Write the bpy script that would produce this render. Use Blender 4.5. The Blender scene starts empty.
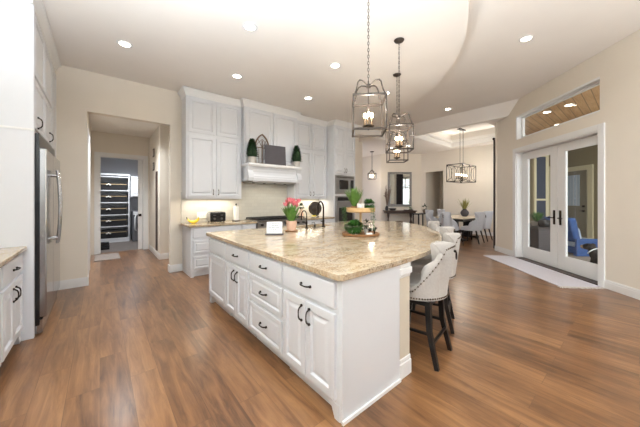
import bpy, bmesh, math, random
from mathutils import Vector, Matrix
random.seed(7)
R = math.radians
PI = math.pi
scn = bpy.context.scene
COL = scn.collection

# ------------------------------------------------------------------ camera, world, light, exposure
CAM_H = 1.37
cd = bpy.data.cameras.new('camera')
cd.sensor_width = 36.0
cd.lens = 265.0 / 640.0 * 36.0
cd.shift_y = -14.5 / 640.0
cd.clip_start = 0.05
cam = bpy.data.objects.new('camera', cd)
COL.objects.link(cam)
cam.location = (0, 0, CAM_H)
cam.rotation_euler = (R(90), 0, -R(39.7))
scn.camera = cam

world = bpy.data.worlds.new('world')
scn.world = world
world.use_nodes = True
wn = world.node_tree.nodes
wn['Background'].inputs[0].default_value = (0.72, 0.85, 1.0, 1)
wn['Background'].inputs[1].default_value = 0.26

def area_light(name, loc, rot, sx, sy, power, color=(1, 1, 1), spread=180):
    l = bpy.data.lights.new(name, 'AREA')
    l.shape = 'RECTANGLE'; l.size = sx; l.size_y = sy
    l.energy = power; l.color = color; l.spread = R(spread)
    o = bpy.data.objects.new(name, l); COL.objects.link(o)
    o.location = loc; o.rotation_euler = rot
    return o
# added area lamp standing in for unmodelled living-room windows behind the camera
area_light('living_room_fill', (1.6, -3.6, 1.9), (R(82), 0, R(-20)), 5.5, 2.8, 10, (0.78, 0.88, 1.0))
# daylight on the patio
sl = bpy.data.lights.new('sun', 'SUN'); sl.energy = 1.2; sl.angle = R(2)
so = bpy.data.objects.new('sun', sl); COL.objects.link(so); so.rotation_euler = (R(50), 0, R(100))
# added upward fill lamps that brighten the ceiling, and added lamps standing in for daylight
area_light('ceiling_fill', (-0.4, 0.5, 1.5), (R(180), 0, 0), 0.9, 0.9, 225, (0.78, 0.89, 1.0), 150)
area_light('ceiling_fill', (0.1, -1.5, 1.0), (R(180), 0, 0), 1.6, 2.0, 95, (0.76, 0.88, 1.0), 150)
area_light('dining_fill', (9.6, 2.46, 1.7), (R(90), 0, R(0)), 2.4, 1.8, 14, (0.93, 0.97, 1.0))  # added lamp for an assumed dining window, none modelled
area_light('patio_fill', (4.1, -2.9, 1.8), (R(90), 0, R(-45)), 3.0, 3.0, 300, (0.95, 0.98, 1.0))  # added lamp that brightens the patio from its open end
area_light('assumed_entry_daylight', (7.2, 8.6, 1.5), (R(90), 0, R(-125)), 1.2, 2.0, 22, (0.72, 0.78, 1.0))  # added lamp for assumed bluish light from an unseen front door

vs = scn.view_settings
scn.display_settings.display_device = 'sRGB'
vs.view_transform = 'Standard'; vs.look = 'None'; vs.gamma = 1.0; vs.use_curve_mapping = False
vs.exposure = 0.42
scn.cycles.use_denoising = True
scn.cycles.max_bounces = 8
scn.cycles.diffuse_bounces = 5
scn.cycles.transparent_max_bounces = 12
scn.cycles.sample_clamp_indirect = 6.0
scn.cycles.caustics_reflective = False
scn.cycles.caustics_refractive = False

# ------------------------------------------------------------------ materials
def srgb(r, g, b):
    f = lambda c: (c / 255 / 12.92) if c / 255 <= 0.04045 else ((c / 255 + 0.055) / 1.055) ** 2.4
    return (f(r), f(g), f(b), 1)

M = {}
def mat(name, col, rough=0.5, metal=0.0, noise=0.0, nscale=8.0, bump=0.0, coat=0.0, emit=None, estr=0.0, spec=0.5, trans=0.0, alpha=1.0, sheen=0.0):
    m = bpy.data.materials.new(name); m.use_nodes = True
    nt = m.node_tree; b = nt.nodes['Principled BSDF']
    b.inputs['Base Color'].default_value = col
    b.inputs['Roughness'].default_value = rough
    b.inputs['Metallic'].default_value = metal
    b.inputs['Specular IOR Level'].default_value = spec
    b.inputs['Coat Weight'].default_value = coat
    b.inputs['Sheen Weight'].default_value = sheen
    b.inputs['Transmission Weight'].default_value = trans
    if emit:
        b.inputs['Emission Color'].default_value = emit
        b.inputs['Emission Strength'].default_value = estr
    tc = nt.nodes.new('ShaderNodeTexCoord')
    n = nt.nodes.new('ShaderNodeTexNoise')
    n.inputs['Scale'].default_value = nscale; n.inputs['Detail'].default_value = 4
    nt.links.new(tc.outputs['Object'], n.inputs['Vector'])
    if noise > 0:
        r = nt.nodes.new('ShaderNodeValToRGB')
        r.color_ramp.elements[0].position = 0.3; r.color_ramp.elements[1].position = 0.7
        r.color_ramp.elements[0].color = tuple(c * (1 - noise) for c in col[:3]) + (1,)
        r.color_ramp.elements[1].color = tuple(min(1, c * (1 + noise)) for c in col[:3]) + (1,)
        nt.links.new(n.outputs['Fac'], r.inputs['Fac'])
        nt.links.new(r.outputs['Color'], b.inputs['Base Color'])
    if bump > 0:
        bp = nt.nodes.new('ShaderNodeBump'); bp.inputs['Strength'].default_value = bump
        bp.inputs['Distance'].default_value = 0.005
        nt.links.new(n.outputs['Fac'], bp.inputs['Height'])
        nt.links.new(bp.outputs['Normal'], b.inputs['Normal'])
    M[name] = m
    return m

mat('wall_paint', srgb(224, 216, 203), 0.85, noise=0.015, nscale=3, bump=0.15)
mat('wall_paint_shaded', srgb(200, 191, 174), 0.85, noise=0.015, nscale=3)  # wall paint darkened to stand for dimmer light on the column shaft
mat('ceiling_paint', srgb(234, 229, 222), 0.9, noise=0.01, nscale=3, bump=0.1)
mat('laundry_paint', srgb(172, 174, 180), 0.85)
mat('trim_white', srgb(226, 226, 225), 0.4)
mat('cabinet_white', srgb(212, 214, 218), 0.38, noise=0.008, nscale=5)
mat('cabinet_shadow', srgb(205, 203, 200), 0.5)
mat('bronze', srgb(42, 34, 30), 0.38, metal=0.7)
mat('lantern_metal', srgb(66, 57, 50), 0.5, metal=0.4)
mat('pewter', srgb(112, 108, 102), 0.35, metal=0.8)
mat('steel', srgb(178, 178, 180), 0.16, metal=1.0, noise=0.03, nscale=2)
mat('brushed_steel', srgb(170, 170, 172), 0.3, metal=1.0)
mat('black_glass', srgb(14, 14, 17), 0.07, coat=0.6)
mat('black_iron', srgb(22, 21, 22), 0.5)
mat('black_plastic', srgb(18, 19, 22), 0.25)
mat('fabric_cream', srgb(170, 164, 158), 0.9, noise=0.05, nscale=60, bump=0.3, sheen=0.3)
mat('fabric_grey', srgb(190, 191, 196), 0.9, noise=0.05, nscale=50, bump=0.3, sheen=0.3)
mat('nail_brass', srgb(92, 78, 64), 0.35, metal=0.8)
mat('black_wood', srgb(16, 14, 15), 0.4, noise=0.15, nscale=12)
mat('dark_wood', srgb(66, 48, 38), 0.45, noise=0.25, nscale=9)
mat('wood_light', srgb(205, 170, 122), 0.55, noise=0.12, nscale=14)
mat('wood_pale', srgb(214, 200, 178), 0.25, noise=0.06, nscale=10)
mat('wood_mid', srgb(142, 100, 62), 0.55, noise=0.2, nscale=16)
mat('wood_weathered', srgb(118, 98, 82), 0.8, noise=0.25, nscale=20, bump=0.4)
mat('slate', srgb(78, 74, 78), 0.7, noise=0.06)
mat('ceramic_white', srgb(228, 226, 220), 0.4)
mat('concrete_pot', srgb(196, 192, 186), 0.8, noise=0.08, nscale=18)
mat('leaf', srgb(58, 104, 40), 0.6, noise=0.35, nscale=20)
mat('leaf_tulip', srgb(92, 136, 58), 0.5, noise=0.25, nscale=25)
mat('leaf_dark', srgb(20, 54, 16), 0.65, noise=0.45, nscale=30)
mat('leaf_grass', srgb(96, 132, 56), 0.6, noise=0.3, nscale=20)
mat('leaf_olive', srgb(150, 146, 84), 0.7, noise=0.3, nscale=20)
mat('stem_green', srgb(92, 138, 62), 0.6)
mat('petal_pink', srgb(232, 130, 142), 0.6, noise=0.15, nscale=30)
mat('terracotta', srgb(226, 190, 168), 0.7, noise=0.05)
mat('banana', srgb(236, 202, 52), 0.5, noise=0.06, nscale=14)
mat('banana_tip', srgb(82, 66, 30), 0.7)
mat('paper', srgb(244, 242, 236), 0.9, noise=0.01, nscale=40)
mat('sign_white', srgb(232, 234, 236), 0.6)
mat('sign_ink', srgb(130, 140, 150), 0.7)
mat('basket_black', srgb(26, 25, 27), 0.85, noise=0.35, nscale=60, bump=0.6)
mat('basket_band', srgb(158, 138, 108), 0.9)
mat('rug_lavender', srgb(196, 192, 198), 0.95, noise=0.08, nscale=70, bump=0.6)
mat('rug_grey', srgb(140, 130, 124), 0.95, noise=0.12, nscale=50, bump=0.5)
mat('fringe', srgb(206, 200, 192), 0.95)
mat('threshold', srgb(64, 48, 40), 0.4, metal=0.3)
mat('tile_dark', srgb(96, 88, 84), 0.5, noise=0.15, nscale=6)
mat('patio_floor', srgb(150, 142, 132), 0.8, noise=0.1)
mat('patio_wall', srgb(146, 136, 108), 0.85, noise=0.03)
mat('patio_trim', srgb(222, 214, 180), 0.6)
mat('patio_door', srgb(134, 127, 108), 0.5)
mat('window_blue', srgb(178, 194, 208), 0.2, noise=0.03)
mat('window_dark', srgb(60, 72, 92), 0.12)
mat('stone_top', srgb(64, 58, 58), 0.4)
mat('cushion_blue', srgb(62, 92, 146), 0.9, noise=0.1, nscale=12)
mat('cushion_pale', srgb(182, 196, 214), 0.9, noise=0.1, nscale=12)
mat('dog_black', srgb(34, 29, 28), 0.8, noise=0.3, nscale=40)
mat('dog_tan', srgb(166, 142, 118), 0.85, noise=0.15, nscale=40)
mat('dog_collar', srgb(220, 226, 228), 0.6)
mat('curtain_dark', srgb(54, 48, 50), 0.9)
mat('candle', srgb(120, 98, 74), 0.6)
mat('bulb', srgb(255, 236, 200), 0.4, emit=srgb(255, 222, 170), estr=40.0)
mat('can_light_glow', srgb(255, 250, 240), 0.4, emit=srgb(255, 246, 230), estr=9.0)
mat('cove_white', srgb(240, 238, 234), 0.7)
mat('brown_bronze_dish', srgb(58, 48, 40), 0.35, metal=0.6, noise=0.2)
mat('picture_mat', srgb(200, 196, 186), 0.6, noise=0.1)
mat('soapstone', srgb(52, 50, 50), 0.5, noise=0.1)
mat('mirror_glass', srgb(232, 240, 240), 0.02, metal=1.0)
mat('mirror_frame', srgb(126, 124, 122), 0.5, metal=0.3, noise=0.15, nscale=20)
mat('washer_grey', srgb(108, 110, 116), 0.3, metal=0.3)
mat('appliance_white', srgb(214, 216, 220), 0.3)
mat('yellow_lemon', srgb(214, 196, 70), 0.5)

# window glass: thin, lets light through
def thin_glass(name, gloss=0.09):
    m = bpy.data.materials.new(name); m.use_nodes = True
    nt = m.node_tree; nt.nodes.clear()
    o = nt.nodes.new('ShaderNodeOutputMaterial'); t = nt.nodes.new('ShaderNodeBsdfTransparent')
    g = nt.nodes.new('ShaderNodeBsdfGlossy'); g.inputs['Roughness'].default_value = 0.02
    fr0 = nt.nodes.new('ShaderNodeLayerWeight'); fr0.inputs['Blend'].default_value = 0.5
    fr1 = nt.nodes.new('ShaderNodeMath'); fr1.operation = 'POWER'; fr1.inputs[1].default_value = 4.0
    fr = nt.nodes.new('ShaderNodeMath'); fr.operation = 'MULTIPLY_ADD'; fr.inputs[1].default_value = 0.6; fr.inputs[2].default_value = 0.03
    nt.links.new(fr0.outputs['Facing'], fr1.inputs[0]); nt.links.new(fr1.outputs[0], fr.inputs[0])
    mx = nt.nodes.new('ShaderNodeMixShader')
    t.inputs['Color'].default_value = (0.96, 0.98, 0.98, 1)
    nt.links.new(fr.outputs[0], mx.inputs[0]); nt.links.new(t.outputs[0], mx.inputs[1]); nt.links.new(g.outputs[0], mx.inputs[2])
    nt.links.new(mx.outputs[0], o.inputs[0]); M[name] = m
thin_glass('window_glass'); 

def plank_material(name, c1, c2, c3, width, length, rough, along='Y', gap=0.004, coat=0.0, groove=0.35):
    m = bpy.data.materials.new(name); m.use_nodes = True
    nt = m.node_tree; N = nt.nodes; L = nt.links; b = N['Principled BSDF']
    tc = N.new('ShaderNodeTexCoord'); mp = N.new('ShaderNodeMapping')
    mp.inputs['Rotation'].default_value = (0, 0, R(90 if along == 'Y' else along))
    L.new(tc.outputs['Object'], mp.inputs['Vector'])
    br = N.new('ShaderNodeTexBrick')
    br.offset = 0.37; br.offset_frequency = 2
    br.inputs['Scale'].default_value = 1.0
    br.inputs['Brick Width'].default_value = length; br.inputs['Row Height'].default_value = width
    br.inputs['Mortar Size'].default_value = gap / 2; br.inputs['Mortar Smooth'].default_value = 0.3
    br.inputs['Bias'].default_value = 0.0
    br.inputs['Color1'].default_value = (0, 0, 0, 1); br.inputs['Color2'].default_value = (1, 1, 1, 1)
    br.inputs['Mortar'].default_value = (0.5, 0.5, 0.5, 1)
    L.new(mp.outputs[0], br.inputs['Vector'])
    mp2 = N.new('ShaderNodeMapping'); mp2.inputs['Scale'].default_value = (1.3, 13.0, 1)
    L.new(mp.outputs[0], mp2.inputs['Vector'])
    # each plank gets its own piece of grain
    off = N.new('ShaderNodeVectorMath'); off.operation = 'MULTIPLY_ADD'
    off.inputs[1].default_value = (7.3, 13.1, 3.0)
    L.new(br.outputs['Color'], off.inputs[0]); L.new(mp2.outputs[0], off.inputs[2])
    n1 = N.new('ShaderNodeTexNoise'); n1.inputs['Scale'].default_value = 1.3; n1.inputs['Detail'].default_value = 8; n1.inputs['Roughness'].default_value = 0.68
    n1.inputs['Distortion'].default_value = 0.6
    L.new(off.outputs[0], n1.inputs['Vector'])
    n2 = N.new('ShaderNodeTexNoise'); n2.inputs['Scale'].default_value = 1.6; n2.inputs['Detail'].default_value = 2
    L.new(mp.outputs[0], n2.inputs['Vector'])
    ramp = N.new('ShaderNodeValToRGB')
    ramp.color_ramp.elements[0].position = 0.28; ramp.color_ramp.elements[0].color = c1
    ramp.color_ramp.elements[1].position = 0.74; ramp.color_ramp.elements[1].color = c3
    e = ramp.color_ramp.elements.new(0.5); e.color = c2
    a1 = N.new('ShaderNodeMath'); a1.operation = 'MULTIPLY_ADD'; a1.inputs[1].default_value = 0.20; 
    L.new(br.outputs['Color'], a1.inputs[0]); L.new(n1.outputs['Fac'], a1.inputs[2])
    a2 = N.new('ShaderNodeMath'); a2.operation = 'MULTIPLY_ADD'; a2.inputs[1].default_value = 0.35
    L.new(n2.outputs['Fac'], a2.inputs[0]); L.new(a1.outputs[0], a2.inputs[2])
    a3 = N.new('ShaderNodeMath'); a3.operation = 'SUBTRACT'; a3.inputs[1].default_value = 0.27
    L.new(a2.outputs[0], a3.inputs[0]); L.new(a3.outputs[0], ramp.inputs['Fac'])
    dk = N.new('ShaderNodeMixRGB'); dk.blend_type = 'MULTIPLY'; dk.inputs['Color2'].default_value = (groove, groove, groove, 1)
    L.new(br.outputs['Fac'], dk.inputs['Fac']); L.new(ramp.outputs['Color'], dk.inputs['Color1'])
    L.new(dk.outputs[0], b.inputs['Base Color'])
    b.inputs['Roughness'].default_value = rough; b.inputs['Coat Weight'].default_value = coat; b.inputs['Coat Roughness'].default_value = 0.2
    bp = N.new('ShaderNodeBump'); bp.inputs['Strength'].default_value = 0.12; bp.inputs['Distance'].default_value = 0.003
    L.new(n1.outputs['Fac'], bp.inputs['Height']); L.new(bp.outputs[0], b.inputs['Normal'])
    M[name] = m
plank_material('floor_planks', srgb(82, 54, 34), srgb(120, 83, 53), srgb(150, 109, 72), 0.18, 1.25, 0.30, 'Y', gap=0.003, coat=0.25, groove=0.6)
plank_material('patio_planks', srgb(170, 128, 88), srgb(200, 158, 114), srgb(216, 178, 134), 0.14, 3.0, 0.5, 45, gap=0.014)

def tile_material(name, col, grout, bw, bh):
    m = bpy.data.materials.new(name); m.use_nodes = True
    nt = m.node_tree; N = nt.nodes; L = nt.links; b = N['Principled BSDF']
    tc = N.new('ShaderNodeTexCoord'); sp = N.new('ShaderNodeSeparateXYZ'); cb = N.new('ShaderNodeCombineXYZ')
    L.new(tc.outputs['Object'], sp.inputs[0]); L.new(sp.outputs['X'], cb.inputs['X']); L.new(sp.outputs['Z'], cb.inputs['Y'])
    br = N.new('ShaderNodeTexBrick'); br.inputs['Scale'].default_value = 1
    br.inputs['Brick Width'].default_value = bw; br.inputs['Row Height'].default_value = bh
    br.inputs['Mortar Size'].default_value = 0.002
    br.inputs['Color1'].default_value = col; br.inputs['Color2'].default_value = tuple(c * 0.93 for c in col[:3]) + (1,)
    br.inputs['Mortar'].default_value = grout
    L.new(cb.outputs[0], br.inputs['Vector']); L.new(br.outputs['Color'], b.inputs['Base Color'])
    b.inputs['Roughness'].default_value = 0.12
    bp = N.new('ShaderNodeBump'); bp.inputs['Strength'].default_value = 0.4; bp.inputs['Distance'].default_value = 0.002; bp.invert = True
    L.new(br.outputs['Fac'], bp.inputs['Height']); L.new(bp.outputs[0], b.inputs['Normal'])
    M[name] = m
tile_material('backsplash_tile', srgb(200, 197, 187), srgb(184, 181, 172), 0.15, 0.075)
tile_material('ledge_stone', srgb(92, 88, 90), srgb(44, 42, 44), 0.30, 0.05)
M['ledge_stone'].node_tree.nodes['Principled BSDF'].inputs['Roughness'].default_value = 0.85

def granite(name):
    m = bpy.data.materials.new(name); m.use_nodes = True
    nt = m.node_tree; N = nt.nodes; L = nt.links; b = N['Principled BSDF']
    tc = N.new('ShaderNodeTexCoord')
    mp = N.new('ShaderNodeMapping'); mp.inputs['Rotation'].default_value = (0, 0, R(35)); mp.inputs['Scale'].default_value = (1.0, 1.9, 1.0)
    L.new(tc.outputs['Object'], mp.inputs[0])
    n1 = N.new('ShaderNodeTexNoise'); n1.inputs['Scale'].default_value = 7.0; n1.inputs['Detail'].default_value = 9; n1.inputs['Roughness'].default_value = 0.75; n1.inputs['Distortion'].default_value = 0.7
    L.new(mp.outputs[0], n1.inputs['Vector'])
    r1 = N.new('ShaderNodeValToRGB'); cr = r1.color_ramp
    cr.elements[0].position = 0.30; cr.elements[0].color = srgb(138, 116, 94)
    cr.elements[1].position = 0.72; cr.elements[1].color = srgb(197, 188, 173)
    e = cr.elements.new(0.40); e.color = srgb(170, 144, 112)
    e = cr.elements.new(0.50); e.color = srgb(184, 166, 140)
    e = cr.elements.new(0.60); e.color = srgb(192, 178, 156)
    L.new(n1.outputs['Fac'], r1.inputs['Fac'])
    # fine speckle
    n2 = N.new('ShaderNodeTexNoise'); n2.inputs['Scale'].default_value = 70; n2.inputs['Detail'].default_value = 3; n2.inputs['Roughness'].default_value = 0.7
    L.new(tc.outputs['Object'], n2.inputs['Vector'])
    r2 = N.new('ShaderNodeValToRGB'); r2.color_ramp.elements[0].position = 0.40; r2.color_ramp.elements[0].color = (0.42, 0.37, 0.32, 1)
    r2.color_ramp.elements[1].position = 0.53; r2.color_ramp.elements[1].color = (1, 1, 1, 1)
    L.new(n2.outputs['Fac'], r2.inputs['Fac'])
    n3 = N.new('ShaderNodeTexNoise'); n3.inputs['Scale'].default_value = 6; n3.inputs['Detail'].default_value = 4
    L.new(mp.outputs[0], n3.inputs['Vector'])
    r3 = N.new('ShaderNodeValToRGB'); r3.color_ramp.elements[0].position = 0.42; r3.color_ramp.elements[0].color = (0.25, 0.25, 0.25, 1)
    r3.color_ramp.elements[1].position = 0.62; r3.color_ramp.elements[1].color = (1, 1, 1, 1)
    L.new(n3.outputs['Fac'], r3.inputs['Fac'])
    mx = N.new('ShaderNodeMixRGB'); mx.blend_type = 'MULTIPLY'
    L.new(r3.outputs['Color'], mx.inputs['Fac']); L.new(r1.outputs['Color'], mx.inputs['Color1']); L.new(r2.outputs['Color'], mx.inputs['Color2'])
    L.new(mx.outputs[0], b.inputs['Base Color'])
    b.inputs['Roughness'].default_value = 0.13
    M[name] = m
granite('granite')

# ------------------------------------------------------------------ mesh helpers
class B:
    def __init__(s): s.bm = bmesh.new()
    def box(s, x0, x1, y0, y1, z0, z1, rot=None):
        vs_ = [(x, y, z) for z in (z0, z1) for y in (y0, y1) for x in (x0, x1)]
        v = [s.bm.verts.new(p) for p in vs_]
        for f in ((0, 2, 3, 1), (4, 5, 7, 6), (0, 1, 5, 4), (2, 6, 7, 3), (0, 4, 6, 2), (1, 3, 7, 5)):
            s.bm.faces.new([v[i] for i in f])
        if rot is not None:
            c = Vector(((x0 + x1) / 2, (y0 + y1) / 2, (z0 + z1) / 2))
            for q in v: q.co = c + rot @ (q.co - c)
        return v
    def tube(s, pts, r, n=8, r1=None, cap=True, closed=False):
        pts = [Vector(p) for p in pts]
        rs = r if isinstance(r, (list, tuple)) else [r + ((r1 - r) * i / (len(pts) - 1) if r1 is not None else 0) for i in range(len(pts))]
        rings = []; up = None
        for i, p in enumerate(pts):
            if closed: d = pts[(i + 1) % len(pts)] - pts[i - 1]
            else: d = pts[min(i + 1, len(pts) - 1)] - pts[max(i - 1, 0)]
            d.normalize()
            if up is None:
                up = Vector((0, 0, 1)) if abs(d.z) < 0.9 else Vector((1, 0, 0))
            a = d.cross(up)
            if a.length < 1e-4: a = d.cross(Vector((0.3, 1, 0.2)))
            a.normalize(); b = a.cross(d).normalized(); up = b
            rings.append([s.bm.verts.new(p + (a * math.cos(2 * PI * (k + .5) / n) + b * math.sin(2 * PI * (k + .5) / n)) * rs[i]) for k in range(n)])
        m_ = len(rings)
        for i in range(m_ if closed else m_ - 1):
            q, w = rings[i], rings[(i + 1) % m_]
            for k in range(n):
                s.bm.faces.new((q[k], q[(k + 1) % n], w[(k + 1) % n], w[k]))
        if cap and not closed:
            s.bm.faces.new(rings[0][::-1]); s.bm.faces.new(rings[-1])
        return s
    def bar(s, p, q, w, h=None):   # square bar between two points
        s.tube([p, q], w * 0.7071, 4); return s
    def lathe(s, prof, c=(0, 0, 0), n=24, a0=0, a1=2 * PI, sx=1, sy=1):
        full = abs(a1 - a0 - 2 * PI) < 1e-6
        k = n if full else n + 1
        rings = [[s.bm.verts.new((c[0] + r * sx * math.cos(a0 + (a1 - a0) * i / n), c[1] + r * sy * math.sin(a0 + (a1 - a0) * i / n), c[2] + z)) for i in range(k)] for r, z in prof]
        for i in range(len(rings) - 1):
            for j in range(n):
                a, b_ = rings[i][j], rings[i][(j + 1) % k]
                c_, d = rings[i + 1][(j + 1) % k], rings[i + 1][j]
                s.bm.faces.new((a, b_, c_, d))
        if full:
            if prof[0][0] > 1e-4: s.bm.faces.new(rings[0][::-1])
            if prof[-1][0] > 1e-4: s.bm.faces.new(rings[-1])
        bmesh.ops.remove_doubles(s.bm, verts=s.bm.verts, dist=1e-6)
        return s
    def cyl(s, x, y, z0, z1, r, r2=None, n=20):
        return s.lathe([(r, z0), (r if r2 is None else r2, z1)], (x, y, 0), n)
    def ball(s, c, r, n=10, sz=1.0, sx=1.0, sy=1.0):
        m_ = n // 2 + 1
        prof = [(r * math.sin(PI * i / m_), -r * sz * math.cos(PI * i / m_)) for i in range(m_ + 1)]
        prof[0] = (1e-5, prof[0][1]); prof[-1] = (1e-5, prof[-1][1])
        return s.lathe(prof, c, n, sx=sx, sy=sy)
    def prism(s, poly, z0, z1, holes=()):
        def loop(pl, z): return [s.bm.verts.new((x, y, z)) for x, y in pl]
        if not holes:
            a = loop(poly, z0); b = loop(poly, z1)
            n = len(poly)
            s.bm.faces.new(a[::-1]); s.bm.faces.new(b)
            for i in range(n): s.bm.faces.new((a[i], a[(i + 1) % n], b[(i + 1) % n], b[i]))
            return s
        allv = {}
        for z in (z0, z1):
            edges = []; lps = []
            for pl in [poly] + list(holes):
                l = loop(pl, z); lps.append(l)
                edges += [s.bm.edges.new((l[i], l[(i + 1) % len(l)])) for i in range(len(l))]
            bmesh.ops.triangle_fill(s.bm, edges=edges, use_beauty=True)
            allv[z] = lps
        for la, lb in zip(allv[z0], allv[z1]):
            n = len(la)
            for i in range(n): s.bm.faces.new((la[i], la[(i + 1) % n], lb[(i + 1) % n], lb[i]))
        return s
    def extrude_profile(s, prof, x0, x1):   # profile in (y,z), extruded along x
        a = [s.bm.verts.new((x0, y, z)) for y, z in prof]; b = [s.bm.verts.new((x1, y, z)) for y, z in prof]
        n = len(prof)
        s.bm.faces.new(a); s.bm.faces.new(b[::-1])
        for i in range(n): s.bm.faces.new((a[i], b[i], b[(i + 1) % n], a[(i + 1) % n]))
        return s
    def obj(s, name, m, parent=None, loc=(0, 0, 0), rotz=0, bevel=0, seg=2, smooth=False, sub=0, label=None):
        bm = s.bm
        bmesh.ops.recalc_face_normals(bm, faces=bm.faces)
        me = bpy.data.meshes.new(name); bm.to_mesh(me); bm.free()
        o = bpy.data.objects.new(name, me); COL.objects.link(o)
        me.materials.append(M[m] if isinstance(m, str) else m)
        o.location = loc; o.rotation_euler = (0, 0, rotz)
        if parent: o.parent = parent
        if smooth:
            for p in me.polygons: p.use_smooth = True
            try: me.set_sharp_from_angle(angle=R(50))
            except Exception: pass
        if bevel:
            md = o.modifiers.new('bevel', 'BEVEL'); md.width = bevel; md.segments = seg; md.limit_method = 'ANGLE'; md.angle_limit = R(40)
        if sub:
            md = o.modifiers.new('sub', 'SUBSURF'); md.levels = sub; md.render_levels = sub
        if label: o['label'] = label
        return o

def tag(o, label, cat, group=None):
    o['label'] = label; o['category'] = cat
    if group: o['group'] = group
    return o
def thing(name, label, cat, loc=(0, 0, 0), rotz=0, group=None):
    o = bpy.data.objects.new(name, None); COL.objects.link(o)
    o.empty_display_size = 0.1
    o.location = loc; o.rotation_euler = (0, 0, rotz)
    return tag(o, label, cat, group)
def struct(b, name, m, **k):
    o = b.obj(name, m, **k); o['kind'] = 'structure'; return o
def dup(root, loc, rotz, label=None, group=None):
    r = root.copy(); COL.objects.link(r); r.location = loc; r.rotation_euler = (0, 0, rotz)
    if label: r['label'] = label
    if group: r['group'] = group
    for ch in list(root.children):
        c = ch.copy(); COL.objects.link(c); c.parent = r
        for g in list(ch.children):
            d = g.copy(); COL.objects.link(d); d.parent = c
    return r
def arc(cx, cy, r, a0, a1, n):
    return [(cx + r * math.cos(R(a0 + (a1 - a0) * i / n)), cy + r * math.sin(R(a0 + (a1 - a0) * i / n))) for i in range(n + 1)]
def smooth_curve(pts, n=6):
    out = []
    for i in range(len(pts) - 1):
        p0 = Vector(pts[max(i - 1, 0)]); p1 = Vector(pts[i]); p2 = Vector(pts[i + 1]); p3 = Vector(pts[min(i + 2, len(pts) - 1)])
        for k in range(n):
            t = k / n
            out.append(tuple(0.5 * ((2 * p1) + (p2 - p0) * t + (2 * p0 - 5 * p1 + 4 * p2 - p3) * t * t + (3 * p1 - p0 - 3 * p2 + p3) * t ** 3)))
    out.append(tuple(pts[-1]))
    return out

# ------------------------------------------------------------------ the room
WALL_Y = 5.59
CEIL = 3.40      # kitchen and dining ceiling
CEIL_HI = 3.68   # living-room ceiling
W45 = R(45)      # the patio wall runs at 45 degrees to the kitchen
WV = 4.00        # its distance from the origin, measured square to it

b = B(); b.prism([(-4, -4.5), (1.4, -4.5), (8.2, 2.3), (13.2, 2.3), (13.2, 9.6), (2.7, 9.6), (2.7, 8.7), (-4, 8.7)], -0.1, 0)
struct(b, 'floor', 'floor_planks')
b = B(); b.box(-0.9, 2.6, 8.7, 11.2, -0.1, 0.0)
struct(b, 'floor_laundry', 'tile_dark')

# back wall of the kitchen with the hallway opening
b = B()
b.box(-1.35, -0.156, WALL_Y, WALL_Y + .13, 0, CEIL)
b.box(-0.156, 1.01, WALL_Y, WALL_Y + .13, 2.76, CEIL)
b.box(1.01, 6.22, WALL_Y, WALL_Y + .13, 0, CEIL)
struct(b, 'wall_back', 'wall_paint')
b = B(); b.box(-1.35, -1.2, -4.5, WALL_Y, 0, CEIL_HI)
struct(b, 'wall_left', 'wall_paint')

# low ceiling with the curved edge over the island
EDGE = [(-4.0, 0.75), (-1.0, 0.80), (0.5, 0.80), (1.5, 0.86), (2.3, 0.98), (2.9, 1.12), (3.25, 1.26), (3.62, 1.45), (4.17, 1.86), (4.66, 2.38), (5.0, 2.92), (5.18, 3.4), (5.26, 3.95), (5.28, 4.6), (5.28, WALL_Y)]
edge = smooth_curve(EDGE, 5)
b = B(); b.prism(edge + [(-4.0, WALL_Y)], CEIL, CEIL_HI)
struct(b, 'ceiling', 'ceiling_paint', smooth=True)
b = B(); b.prism([(-4, -4.5), (1.4, -4.5), (7.9, 2.0), (7.9, 2.3), (7.7, 2.3), (7.7, WALL_Y), (-4, WALL_Y)], CEIL_HI + 0.001, CEIL_HI + .1)
# the raised ceiling slopes down to the dining ceiling
v = [b.bm.verts.new(p) for p in ((7.42, 1.6, CEIL_HI + .002), (7.42, WALL_Y, CEIL_HI + .002), (7.72, WALL_Y, CEIL), (7.72, 2.08, CEIL), (7.72, 1.9, CEIL_HI + .002), (7.72, WALL_Y, CEIL_HI + .002))]
for f in ((0, 1, 2, 3), (0, 3, 4), (1, 5, 2), (0, 4, 5, 1), (3, 2, 5, 4)): b.bm.faces.new([v[i] for i in f])
struct(b, 'ceiling_living', 'ceiling_paint')
# dining ceiling with the rectangular tray
b = B()
TX0, TX1, TY0, TY1 = 7.86, 10.65, 2.55, 4.75
b.prism([(7.7, 2.06), (7.86, 2.22), (13.5, 2.22), (13.5, 9.5), (7.7, 9.5)], CEIL, CEIL + .33, holes=[[(TX0, TY0), (TX1, TY0), (TX1, TY1), (TX0, TY1)]])
b.box(5.0, 7.7, WALL_Y + .13, 9.5, CEIL, CEIL + .33)
b.box(5.0, 7.7, WALL_Y, WALL_Y + .13, CEIL, CEIL + .33)
struct(b, 'ceiling_dining', 'ceiling_paint')
b = B(); b.box(TX0 - .1, TX1 + .1, TY0 - .1, TY1 + .1, 3.87, 3.93)
for (x0, x1, y0, y1) in ((TX0 - .1, TX0, TY0 - .1, TY1 + .1), (TX1, TX1 + .1, TY0 - .1, TY1 + .1), (TX0, TX1, TY0 - .1, TY0), (TX0, TX1, TY1, TY1 + .1)): b.box(x0, x1, y0, y1, CEIL + .331, 3.87)
struct(b, 'ceiling_tray', 'ceiling_paint')
b = B()   # white crown that runs inside the tray
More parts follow.
